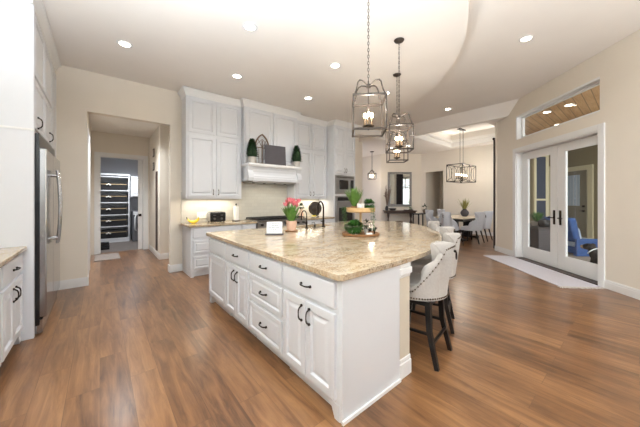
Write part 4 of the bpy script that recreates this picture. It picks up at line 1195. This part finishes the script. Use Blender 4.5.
# tiered tray
TX, TY = 2.545, 2.26
t = thing('tiered_tray', 'two-tier round wooden serving tray on the island', 'tiered tray', (TX, TY, CTOP))
b = B(); b.lathe([(.0001, 0), (.225, 0), (.235, .008), (.235, .028), (.222, .028), (.216, .016), (.0001, .016)], n=40); b.obj('lower_tray', 'wood_mid', t, smooth=True)
b = B(); b.lathe([(.0001, .285), (.165, .285), (.18, .295), (.185, .345), (.174, .345), (.168, .302), (.0001, .302)], n=36); b.obj('upper_tray', 'wood_light', t, smooth=True)
b = B(); b.cyl(0, 0, .016, .285, .014, n=12); b.obj('stem', 'wood_light', t)
TZ = CTOP + .0165; UZ = CTOP + .3025
rx, ry = math.cos(R(-39.7)), math.sin(R(-39.7))       # camera-right on the floor plane
fx, fy = -ry, rx
def tp(r_, f_, z): return (TX + rx * r_ + fx * f_, TY + ry * r_ + fy * f_, z)
def pot_plant(name, label, loc, pot_r, pot_h, potm, leafm, builder):
    t = thing(name, label, 'plant', loc)
    b = B(); b.lathe([(.0001, 0), (pot_r * .8, 0), (pot_r, pot_h), (pot_r * .88, pot_h), (pot_r * .8, pot_h * .7), (.0001, pot_h * .7)], n=20); b.obj('pot', potm, t, smooth=True)
    b = B(); builder(b, pot_h); b.obj('foliage', leafm, t); return t
def grass(b, h):
    rnd = random.Random(5)
    for i in range(220):
        a = rnd.uniform(0, 2 * PI); e = rnd.uniform(0, .42)
        leaf_blade(b, (.02 * math.cos(a), .02 * math.sin(a), h * .7), (e * math.cos(a), e * math.sin(a), 1), rnd.uniform(.18, .28), .0040, .5, 4)
pot_plant('grass_plant', 'spiky green grass plant in tan pot on the upper tray', tp(-.075, .02, UZ), .05, .06, 'wood_mid', 'leaf_grass', grass)
t = thing('candle_jar', 'white candle jar on the upper tray between two plants', 'candle', tp(-.012, -.09, UZ))
b = B(); b.lathe([(.0001, 0), (.042, 0), (.045, .004), (.045, .095), (.039, .095), (.039, .08), (.0001, .08)], n=20); b.obj('jar', 'ceramic_white', t, smooth=True)
b = B(); b.cyl(0, 0, .08, .09, .002, n=6); b.obj('wick', 'black_iron', t)
pot_plant('round_plant', 'small round bushy green plant on the right of the upper tray', tp(.105, .0, UZ), .04, .045, 'ceramic_white', 'leaf', lambda b, h: foliage_ball(b, (0, 0, h + .035), .072, 420, .03, .009, .85, 21))
def trailing(b, h):
    rnd = random.Random(9)
    for k in range(7):
        a = rnd.uniform(0, 2 * PI); x, y = .02 * math.cos(a), .02 * math.sin(a)
        for i in range(16):
            leaf_blade(b, (x + rnd.uniform(-.01, .01), y + rnd.uniform(-.01, .01), -.018 * i), (rnd.uniform(-1, 1), rnd.uniform(-1, 1), .1), .030, .010, .5, 2)
t = thing('trailing_vine', 'thin green vine trailing down from the left of the upper tray', 'plant', tp(-.20, -.04, UZ + .05))
b = B(); b.tube([(.03, 0, .0), (0, 0, .012), (-.005, 0, -.27)], .002, 5); b.obj('stem', 'stem_green', t)
b = B(); trailing(b, 0); b.obj('leaves', 'leaf', t)
t = thing('trailing_vine', 'thin green vine trailing down from the right of the upper tray', 'plant', tp(.135, -.145, UZ + .05))
b = B(); b.tube([(-.03, .03, .0), (0, 0, .012), (.004, 0, -.27)], .002, 5); b.obj('stem', 'stem_green', t)
b = B(); trailing(b, 0); b.obj('leaves', 'leaf', t)
pot_plant('trailing_bush', 'full leafy green plant on the left of the lower tray', tp(-.085, -.06, TZ), .05, .05, 'ceramic_white', 'leaf', lambda b, h: foliage_ball(b, (0, 0, h + .04), .110, 700, .038, .012, .66, 31))
pot_plant('small_succulent', 'small dark green potted sprig on the right of the lower tray', tp(.075, .03, TZ), .03, .055, 'ceramic_white', 'leaf_dark', lambda b, h: foliage_ball(b, (0, 0, h + .06), .038, 90, .028, .006, 1.5, 41))
t = thing('white_mug', 'white mug on the lower tray behind the leafy plant', 'mug', tp(-.10, .13, TZ))
b = B(); b.lathe([(.0001, 0), (.034, 0), (.038, .01), (.038, .10), (.033, .10), (.033, .02), (.0001, .02)], n=20); b.obj('cup', 'ceramic_white', t, smooth=True)
b = B(); b.tube([(-.036, 0, .08), (-.062, 0, .07), (-.062, 0, .04), (-.036, 0, .03)], .005, 6); b.obj('handle', 'ceramic_white', t, smooth=True)
t = thing('stacked_cups', 'small stack of white cups behind the tray stem', 'cups', tp(.02, .10, TZ))
b = B()
for i in range(3): b.lathe([(.02, i * .035), (.045, i * .035 + .03), (.041, i * .035 + .03), (.018, i * .035 + .004)], n=20)
b.obj('cups', 'ceramic_white', t, smooth=True)
t = thing('animal_figurine', 'small black and white figurine on the right of the lower tray', 'figurine', tp(.135, -.05, TZ), R(-40))
b = B(); b.tube([(-.04, 0, .05), (.0, 0, .056), (.035, 0, .05), (.05, 0, .075), (.062, 0, .07)], [.018, .02, .018, .012, .009], 8)
for x in (-.035, .03):
    for y in (-.011, .011): b.tube([(x, y, .045), (x, y, 0)], .005, 6)
b.tube([(-.04, 0, .05), (-.06, 0, .065)], .004, 5); b.obj('body', 'black_plastic', t, smooth=True)
b = B(); b.ball((0, 0, .055), .0215, 10, sx=.8); b.obj('saddle_patch', 'ceramic_white', t, smooth=True)
t = thing('bead_garland', 'string of pale wooden beads lying on the lower tray', 'beads', tp(.09, -.14, TZ))
b = B()
for i in range(17):
    a = i / 16 * PI * 1.4 + .4
    b.ball((.055 * math.cos(a), .03 * math.sin(a), .0108), .0105, 8)
b.obj('beads', 'ceramic_white', t, smooth=True)

# recipe sign
sx_, sy_ = 1.73, 2.96
t = thing('counter_sign', 'small white lettered sign on dark stand on the island', 'sign', (1.70, 2.95, CTOP), R(-36))
b = B(); b.box(-.115, .115, -.045, .045, 0, .016); b.obj('stand', 'slate', t, bevel=.003)
b = B(); v = b.box(-.098, .098, -.010, .008, .016, .165, rot=Matrix.Rotation(R(-12), 3, 'X')); o = b.obj('sign_board', 'sign_white', t, bevel=.002)
b = B()
for i, (wd, zz) in enumerate(((.13, .140), (.10, .118), (.14, .094), (.08, .072), (.12, .050))):
    x = -wd / 2; rnd = random.Random(i)
    while x < wd / 2:
        L = rnd.uniform(.010, .03); yy = -.0125 - (-.0) + (zz - .09) * .2126
        b.box(x, min(x + L, wd / 2), yy - .0005, yy + .001, zz - .003, zz + .003, rot=Matrix.Rotation(R(-12), 3, 'X')); x += L + .006
b.obj('lettering', 'sign_ink', t)
# flower pot
t = thing('tulip_pot', 'pink tulips in a blush ribbed pot with saucer on the island', 'flowers', (2.07, 3.12, CTOP))
b = B(); b.lathe([(.0001, 0), (.085, 0), (.095, .012), (.090, .016), (.0001, .012)], n=28); b.obj('saucer', 'wood_mid', t, smooth=True)
b = B(); b.lathe([(.0001, .014), (.055, .014), (.066, .06), (.080, .15), (.072, .15), (.06, .13), (.0001, .13)], n=24); b.obj('pot', 'terracotta', t, smooth=True)
b = B(); b2 = B(); b3 = B(); rnd = random.Random(3); heads = []
for i in range(15):
    a = 2 * PI * i / 15 * 2.4; e = .03 + .055 * (i / 15) ; zt = .40 + rnd.uniform(-.04, .05) - .3 * e
    x, y = e * 1.35 * math.cos(a), e * 1.35 * math.sin(a)
    b.tube([(x * .3, y * .3, .13), (x * .6, y * .6, .26), (x, y, zt)], .004, 5)
    for k in range(6):
        leaf_blade(b3, (x + .012 * math.cos(k * 1.05), y + .012 * math.sin(k * 1.05), zt - .01), (.5 * math.cos(k * 1.05), .5 * math.sin(k * 1.05), 1), .062, .021, -.2, 4)
    b3.ball((x, y, zt + .018), .022, 8, sz=1.3)
for i in range(60):
    a = rnd.uniform(0, 2 * PI); e = rnd.uniform(.12, .55)
    leaf_blade(b2, (.03 * math.cos(a), .03 * math.sin(a), .13), (e * math.cos(a), e * math.sin(a), 1), rnd.uniform(.15, .27), .017, .45, 5)
b.obj('stems', 'stem_green', t); b2.obj('leaves', 'leaf_tulip', t); b3.obj('blooms', 'petal_pink', t)

# faucets
def gooseneck(name, label, loc, H_, reach, r, hd=(0, 1), base=.024, tap=True):
    t = thing(name, label, 'faucet', loc)
    dx, dy = hd
    pts = [(0, 0, .02), (0, 0, H_ * .72)]
    for k in range(1, 11):
        a = PI * k / 10
        o = reach / 2 * (1 - math.cos(a)); z = H_ * .72 + (H_ * .28) * math.sin(a)
        pts.append((dx * o, dy * o, z))
    pts.append((dx * reach, dy * reach, H_ * .60))
    b = B(); b.tube(pts, r, 10); b.obj('spout', 'bronze', t, smooth=True)
    b = B(); b.cyl(0, 0, 0, .018, base * 1.3, n=18); b.cyl(0, 0, .018, .11, base * .8, n=18); b.obj('base', 'bronze', t, bevel=.003)
    b = B(); b.tube([(dx * reach, dy * reach, H_ * .62), (dx * reach, dy * reach, H_ * .46)], [r * 1.3, r * 1.7], 12); b.obj('spray_head', 'bronze', t, smooth=True)
    if tap:
        b = B(); b.tube([(0, 0, .07), (-.06 * dy, .06 * dx, .10)], .008, 8); b.obj('lever', 'bronze', t, smooth=True)
gooseneck('pullout_faucet', 'tall dark bronze gooseneck faucet at the island sink', (2.80, 3.285, CTOP), .41, .13, .0135, (-.1, .99))
gooseneck('filter_faucet', 'short slim dark bronze gooseneck tap left of the tall faucet', (2.46, 3.285, CTOP), .27, .11, .008, (-.2, .98), base=.018)
t = thing('soap_dispenser', 'small dark bronze soap dispenser between the two island taps', 'soap dispenser', (2.62, 3.285, CTOP))
b = B(); b.cyl(0, 0, 0, .05, .018, .014, n=16); b.cyl(0, 0, .05, .07, .006, n=10); b.obj('base', 'bronze', t, smooth=True)
b = B(); b.tube([(0, 0, .07), (0, 0, .078), (-.04, .03, .074)], .006, 8); b.obj('nozzle', 'bronze', t, smooth=True)

# ------------------------------------------------------------------ on the back counter
BZ = .9145
t = thing('banana_bunch', 'bunch of yellow bananas at left end of back counter', 'bananas', (1.345, 5.35, BZ), R(-10))
for k in range(4):
    b = B(); pts = []; rad = []
    for i in range(9):
        a = -70 + 150 * i / 8
        pts.append((.10 * math.sin(R(a)) , (k - 1.5) * .034, .102 - .098 * math.cos(R(a)) + .012 + .004 * k)); rad.append(.018 * math.sin(PI * (i + .6) / 9.2) + .003)
    b.tube(pts, rad, 8); b.obj('banana', 'banana', t, smooth=True)
b = B(); b.tube([(-.098, -.03, .08), (-.108, 0, .115), (-.100, .03, .08)], .010, 6); b.obj('stalk', 'banana_tip', t)
t = thing('toaster', 'black four-slice toaster on the back counter', 'toaster', (1.79, 5.42, BZ))
b = B(); b.box(-.15, .15, -.13, .10, .012, .20); b.obj('body', 'black_plastic', t, bevel=.022, seg=4)
b = B(); b.box(-.156, -.146, -.12, .09, .02, .19); b.box(.146, .156, -.12, .09, .02, .19); b.obj('side_plate', 'brushed_steel', t, bevel=.004)
for x in (-.07, .07):
    b = B(); b.tube([(x, -.13, .07), (x, -.145, .07)], .020, 14); b.obj('knob', 'pewter', t)
    b = B(); b.box(x - .022, x + .022, -.15, -.132, .13, .142); b.obj('lever', 'pewter', t)
b = B()
for y in (-.08, -.03, .02, .065): b.box(-.12, .12, y - .008, y + .008, .1985, .2025)
b.obj('bread_slots', 'black_iron', t)
b = B()
for x in (-.12, .12):
    for y in (-.1, .07): b.cyl(x, y, 0, .013, .012, n=8)
b.obj('feet', 'black_iron', t)
t = thing('paper_towel_holder', 'upright paper towel roll with dark finial left of the range', 'paper towel', (2.19, 5.38, BZ))
b = B(); b.cyl(0, 0, 0, .015, .08, n=24); b.obj('base', 'dark_wood', t)
b = B(); b.cyl(0, 0, .016, .30, .055, n=28); b.obj('paper_roll', 'paper', t)
b = B(); b.cyl(0, 0, .015, .335, .006, n=8); b.ball((0, 0, .345), .018, 10); b.obj('finial', 'bronze', t, smooth=True)
t = thing('outlet_plate', 'wide cream outlet plate on the backsplash behind the bananas', 'outlet', (1.47, WALL_Y - .013, .985))
b = B(); b.box(0, .21, -.008, 0, 0, .125); b.obj('plate', 'paper', t, bevel=.003)
b = B()
for i in range(4): b.box(.022 + i * .046, .048 + i * .046, -.010, -.008, .035, .09)
b.obj('switches', 'ceramic_white', t)
# right back counter
t = thing('round_bronze_dish', 'large round dark ribbed dish standing on the back counter', 'dish', (4.24, 5.30, BZ), R(-25))
b = B(); b.tube([(0, -.03, .215), (0, .0, .215), (0, .03, .215)], [.15, .175, .15], 28); b.tube([(0, -.032, .215), (0, -.055, .215)], [.10, .05], 24); b.obj('dish', 'brown_bronze_dish', t, smooth=True)
b = B()
for k in range(9): b.box(-.14 + .012 * abs(k - 4), .14 - .012 * abs(k - 4), -.046, -.036, .10 + k * .028, .106 + k * .028)
b.obj('ribs', 'black_iron', t)
b = B(); b.box(-.09, .09, -.05, .05, 0, .012); b.box(-.06, .06, -.012, .012, .012, .06); b.obj('stand', 'black_iron', t)
t = thing('bud_vase', 'small clear vase with dark green leaves behind the tulips', 'vase', (3.74, 5.22, BZ))
b = B(); b.lathe([(.0001, 0), (.045, 0), (.06, .08), (.05, .17), (.03, .2), (.036, .22), (.028, .22), (.0001, .19)], n=18); b.obj('vase', 'terracotta', t, smooth=True)
b = B(); foliage_ball(b, (0, 0, .28), .065, 70, .06, .014, .8, 51); b.obj('leaves', 'leaf_dark', t)
t = thing('fruit_dish', 'small dish of yellow-green fruit near the tall faucet', 'fruit', (4.02, 5.07, BZ))
b = B(); b.lathe([(.0001, 0), (.05, 0), (.09, .03), (.085, .03), (.045, .008), (.0001, .008)], n=18); b.obj('dish', 'ceramic_white', t, smooth=True)
for k in range(3):
    b = B(); b.ball((.035 * math.cos(k * 2.1), .035 * math.sin(k * 2.1), .036), .027, 10); b.obj('fruit', 'yellow_lemon', t, smooth=True)

# ------------------------------------------------------------------ mantel decor
MZ = 2.0955; MY = 5.0
def topiary(loc, label):
    t = thing('topiary', label, 'topiary', loc, 0, 'cone topiaries on the hood shelf')
    b = B(); b.lathe([(.0001, 0), (.066, 0), (.082, .12), (.072, .12), (.068, .10), (.0001, .10)], n=20); b.obj('pot', 'concrete_pot', t, smooth=True)
    b = B(); b.lathe([(.0001, .10), (.09, .13), (.100, .17), (.088, .28), (.060, .38), (.022, .46), (.0001, .47)], n=18)
    rnd = random.Random(8)
    for i in range(900):
        f = rnd.random() ** .8; z = .11 + f * .37; r_ = .116 * (1 - f) ** .6 + .008
        a = rnd.uniform(0, 2 * PI)
        leaf_blade(b, (r_ * .85 * math.cos(a), r_ * .85 * math.sin(a), z), (math.cos(a), math.sin(a), rnd.uniform(-.3, 1.0)), .036, .009, .2, 2)
    b.obj('foliage', 'leaf_dark', t)
    return t
t1_ = topiary((2.355, MY - .025, MZ), 'cone topiary in pale pot at the left end of the hood shelf')
dup(t1_, (3.44, MY - .025, MZ), 0, 'cone topiary in pale pot at the right end of the hood shelf')
t = thing('arched_window_frame', 'weathered arched window frame leaning on hood cabinet', 'decor frame', (2.63, MY + .075, MZ))
b = B(); hw = .155; pts = [(-hw, 0, 0), (-hw, 0, .36)]
for k in range(1, 9):
    a = R(60 * k / 8); pts.append((hw - 2 * hw * math.cos(a), 0, .36 + 2 * hw * math.sin(a) * 1.02))
pr = [(-x, y, z) for x, y, z in pts[::-1][1:]]
b.tube(pts + pr, .017, 4); b.box(-hw, hw, -.012, .012, 0, .028); b.obj('frame', 'wood_weathered', t)
b = B()
b.box(-.008, .008, -.007, .007, .02, .50); b.box(-hw, hw, -.007, .007, .345, .361)
b.tube([(-hw * .5, 0, .02), (-hw * .5, 0, .36)], .006, 4); b.tube([(hw * .5, 0, .02), (hw * .5, 0, .36)], .006, 4)
for s in (-1, 1):
    b.tube([(s * hw, 0, .36), (s * hw * .55, 0, .46), (0, 0, .53)], .006, 4); b.tube([(0, 0, .36), (s * hw * .35, 0, .45), (s * hw * .62, 0, .52)], .006, 4)
b.obj('muntins', 'wood_weathered', t)
t = thing('chalkboard', 'square dark grey board leaning in front of arched frame', 'board', (2.90, MY - .01, MZ), R(-4))
b = B(); b.box(-.245, .245, -.008, .008, 0, .42, rot=Matrix.Rotation(R(-4), 3, 'X')); o = b.obj('board', 'slate', t, bevel=.003, loc=(0, 0, .001))

# ------------------------------------------------------------------ patio (in the 45 degree frame)
b = B(); b.prism([(-3, -14), (18, -14), (18, -11.2), (11.0, -7.75), (7.35, t0), (-3, t0)], -.12, -.02); struct(b, 'floor_patio', 'patio_floor', rotz=W45)
b = B(); b.prism([(2.0, -8.0), (11.15, -8.0), (7.35, t0), (2.0, t0)], 3.36, 3.46); struct(b, 'ceiling_patio', 'patio_planks', rotz=W45)
b = B(); b.box(2.0, 11.6, -8.0, -7.82, -.1, 3.36); struct(b, 'wall_patio', 'patio_wall', rotz=W45)
py = -7.82
b = B()
for (x0, x1, z0, z1) in ((9.12, 9.30, 0, 2.47), (10.12, 10.28, 0, 2.47), (9.30, 10.12, 2.32, 2.47)): b.box(x0, x1, py, py + .03, z0, z1)
b.box(10.86, 11.1, py, py + .06, -.02, 2.62)
struct(b, 'trim_5', 'patio_trim', rotz=W45)
b = B(); b.box(9.31, 10.11, py, py + .045, -.02, 2.31); pdoor = struct(b, 'door_5', 'patio_door', rotz=W45, bevel=.003)
b = B(); b.box(9.56, 10.02, py + .045, py + .055, 1.14, 2.18); b.obj('pane', 'window_blue', pdoor)
b = B()
for x in (9.66, 9.79, 9.92): b.box(x - .004, x + .004, py + .055, py + .06, 1.14, 2.18)
b.obj('blind_cords', 'trim_white', pdoor)
for z in (.98, 1.13):
    b = B(); b.tube([(9.40, py + .045, z), (9.40, py + .09, z)], .032, 14)
    if z < 1: b.tube([(9.40, py + .09, z), (9.50, py + .09, z)], .012, 8)
    b.obj('door_lock', 'bronze', pdoor)
b = B(); b.box(9.66, 10.08, py + .045, py + .06, .10, .60); b.obj('pet_door_frame', 'trim_white', pdoor)
b = B(); b.box(9.74, 10.0, py + .06, py + .064, .16, .54); b.obj('pet_door_flap', 'window_blue', pdoor)
# house wall with a tall window at the left end of the patio
b = B(); b.box(9.0, 9.12, -6.4, -5.95, -.1, 3.36) ; struct(b, 'wall_patio_left', 'patio_wall', rotz=W45)
b = B(); b.box(8.97, 9.0, -6.04, -5.98, 0, 2.8); b.box(8.97, 9.0, -6.40, -6.32, 0, 2.8); b.box(8.97, 9.0, -6.32, -6.04, 2.7, 2.8); b.box(8.97, 9.0, -6.32, -6.04, 1.32, 1.38)
wp = struct(b, 'window_2', 'patio_trim', rotz=W45)
b = B(); b.box(8.985, 8.995, -6.32, -6.04, 0, 1.32); b.box(8.985, 8.995, -6.32, -6.04, 1.38, 2.7); b.obj('pane', 'window_dark', wp)
for i, (x, y, s) in enumerate(((7.87, 1.35, 'left of the three seen through the transom'), (7.64, .95, 'right of the three seen through the transom'), (9.40, 1.385, 'lowest of the three seen through the transom'))):
    can_light(x, y, 3.36, 'recessed light in the patio plank ceiling, ' + s, power=22)
# stone block and plant
def uvp(u, v, z): c = math.sqrt(.5); return ((u + v) * c, (u - v) * c, z)
t = thing('patio_stone_counter', 'low stacked-stone patio counter with dark top outside the left door', 'outdoor counter', uvp(7.25, 4.78, -.02), W45)
b = B(); b.box(-.58, .58, -.24, .24, 0, .68); b.obj('stone_base', 'ledge_stone', t)
b = B(); b.box(-.62, .62, -.28, .28, .68, .73); b.obj('top', 'stone_top', t, bevel=.006)
pp = pot_plant('patio_plant', 'spiky green plant in a pale bowl on the patio counter', uvp(6.98, 4.72, .712), .13, .11, 'concrete_pot', 'leaf',
          lambda b, h: [leaf_blade(b, (.03 * math.cos(k), .03 * math.sin(k), h * .6), ((.2 + .5 * ((k * 7) % 5) / 5) * math.cos(k * 2.4), (.2 + .5 * ((k * 7) % 5) / 5) * math.sin(k * 2.4), 1), .30, .016, .4, 5) for k in range(40)])
t = thing('patio_grill_pot', 'dark lidded pot on the patio counter beside the plant', 'pot', uvp(6.74, 4.72, .712))
b = B(); b.lathe([(.0001, 0), (.10, 0), (.13, .04), (.13, .12), (.09, .16), (.0001, .17)], n=20); b.obj('pot', 'black_iron', t, smooth=True)
b = B(); b.ball((0, 0, .18), .018, 8); b.obj('knob', 'black_iron', t)
# patio chair with blue cushions
t = thing('patio_chair', 'blue patio lounge chair with pale seat cushion outside the right french door', 'chair', uvp(7.48, 5.98, -.02), R(-130))
b = B(); b.box(-.42, .42, -.40, .40, .05, .20)
for x in (-.40, .40):
    for y in (-.38, .38): b.box(x - .03, x + .03, y - .03, y + .03, 0, .05)
b.box(-.48, -.42, -.42, .40, .0, .42); b.box(.42, .48, -.42, .40, 0, .42); b.obj('frame', 'cushion_blue', t, bevel=.008)
b = B(); b.box(-.40, .40, -.36, .42, .20, .36); b.obj('seat_cushion', 'cushion_pale', t, bevel=.04, seg=3, smooth=True)
b = B(); b.box(-.40, .40, -.44, -.28, .32, .92, rot=Matrix.Rotation(R(12), 3, 'X')); b.obj('back_cushion', 'cushion_blue', t, bevel=.05, seg=3, smooth=True)
b = B(); b.box(-.36, .30, -.27, -.12, .36, .66, rot=Matrix.Rotation(R(14), 3, 'X')); b.obj('pale_throw', 'cushion_pale', t, bevel=.05, seg=3, smooth=True)
# trees beyond the patio
for i, (u, v, s) in enumerate(((13.6, 8.6, 1.2), (15.2, 11.6, 1.5))):
    t = thing('patio_tree', ['leafy green tree left of the patio posts', 'larger leafy green tree behind the patio posts'][i], 'tree', uvp(u, v, -.1), 0, 'trees beyond the patio')
    b = B(); b.tube([(0, 0, 0), (.05, 0, 1.4), (0, .05, 2.6)], [.09, .07, .04], 8); b.obj('trunk', 'wood_weathered', t)
    b = B(); foliage_ball(b, (0, 0, 2.8), s, 700, .22, .06, .9, 60 + i); foliage_ball(b, (0, 0, 1.4), s * .7, 300, .2, .06, .9, 70 + i); b.obj('crown', 'leaf', t)

# dog looking in
def skin_body(name, m, parent, verts, edges, radii, sub=2, root=0):
    me = bpy.data.meshes.new(name); me.from_pydata(verts, edges, [])
    o = bpy.data.objects.new(name, me); COL.objects.link(o); o.parent = parent
    me.materials.append(M[m])
    md = o.modifiers.new('skin', 'SKIN'); md.use_smooth_shade = True
    for i, sv in enumerate(me.skin_vertices[0].data):
        r_ = radii[i]; sv.radius = (r_, r_) if not isinstance(r_, tuple) else r_; sv.use_root = (i == root)
    o.modifiers.new('sub', 'SUBSURF').levels = sub
    o.modifiers['sub'].render_levels = sub
    return o
t = thing('dog', 'small black and tan dog sitting outside the right french door, head turned left', 'dog', uvp(5.53, 4.86, -.02), W45 + R(20))
# sitting: rump at -x ... head toward +x (left in view)
V = [(-.13, 0, .13), (-.05, 0, .20), (.05, 0, .29), (.10, 0, .37), (.13, 0, .44),            # spine 0-4 (4 head base)
     (.20, 0, .455), (.265, 0, .435), (.30, 0, .43),                                            # head, muzzle, nose 5-7
     (.07, .06, .24), (.10, .065, .12), (.11, .065, .02), (.145, .065, .012),                    # front leg L 8-11
     (.07, -.06, .24), (.10, -.065, .12), (.11, -.065, .02), (.145, -.065, .012),                # front leg R 12-15
     (-.10, .085, .13), (.00, .105, .12), (-.09, .11, .04), (.02, .11, .018),                    # hind L 16-19
     (-.10, -.085, .13), (.00, -.105, .12), (-.09, -.11, .04), (.02, -.11, .018),                # hind R 20-23
     (-.20, 0, .06), (-.29, 0, .03), (-.36, .03, .04)]                                           # tail 24-26
Ed = [(0, 1), (1, 2), (2, 3), (3, 4), (4, 5), (5, 6), (6, 7), (2, 8), (8, 9), (9, 10), (10, 11), (2, 12), (12, 13), (13, 14), (14, 15),
      (0, 16), (16, 17), (17, 18), (18, 19), (0, 20), (20, 21), (21, 22), (22, 23), (0, 24), (24, 25), (25, 26)]
Rd = [.105, .105, .10, .08, .078, .080, .040, .018, .045, .03, .024, .024, .045, .03, .024, .024, .07, .055, .028, .022, .07, .055, .028, .022, .03, .02, .012]
skin_body('body', 'dog_black', t, V, Ed, Rd)
for s in (-1, 1):
    b = B(); b.tube([(.15, s * .045, .495), (.135, s * .075, .485), (.15, s * .092, .43)], [.028, .026, .010], 8); b.obj('ear', 'dog_black', t, smooth=True)
    b = B(); b.ball((.222, s * .038, .478), .011, 8); b.obj('eye', 'black_glass', t, smooth=True)
b = B(); b.ball((.262, 0, .436), .052, 12, sx=1.0, sy=.95, sz=.80); b.obj('muzzle', 'dog_tan', t, smooth=True)
b = B(); b.ball((.305, 0, .445), .014, 8); b.obj('nose', 'black_plastic', t, smooth=True)
b = B(); b.tube([(.112 + .082 * math.cos(a) * .8, .082 * math.sin(a), .375 - .06 * math.cos(a)) for a in [2 * PI * k / 16 for k in range(16)]], .010, 6, closed=True); b.obj('collar', 'dog_collar', t, smooth=True)
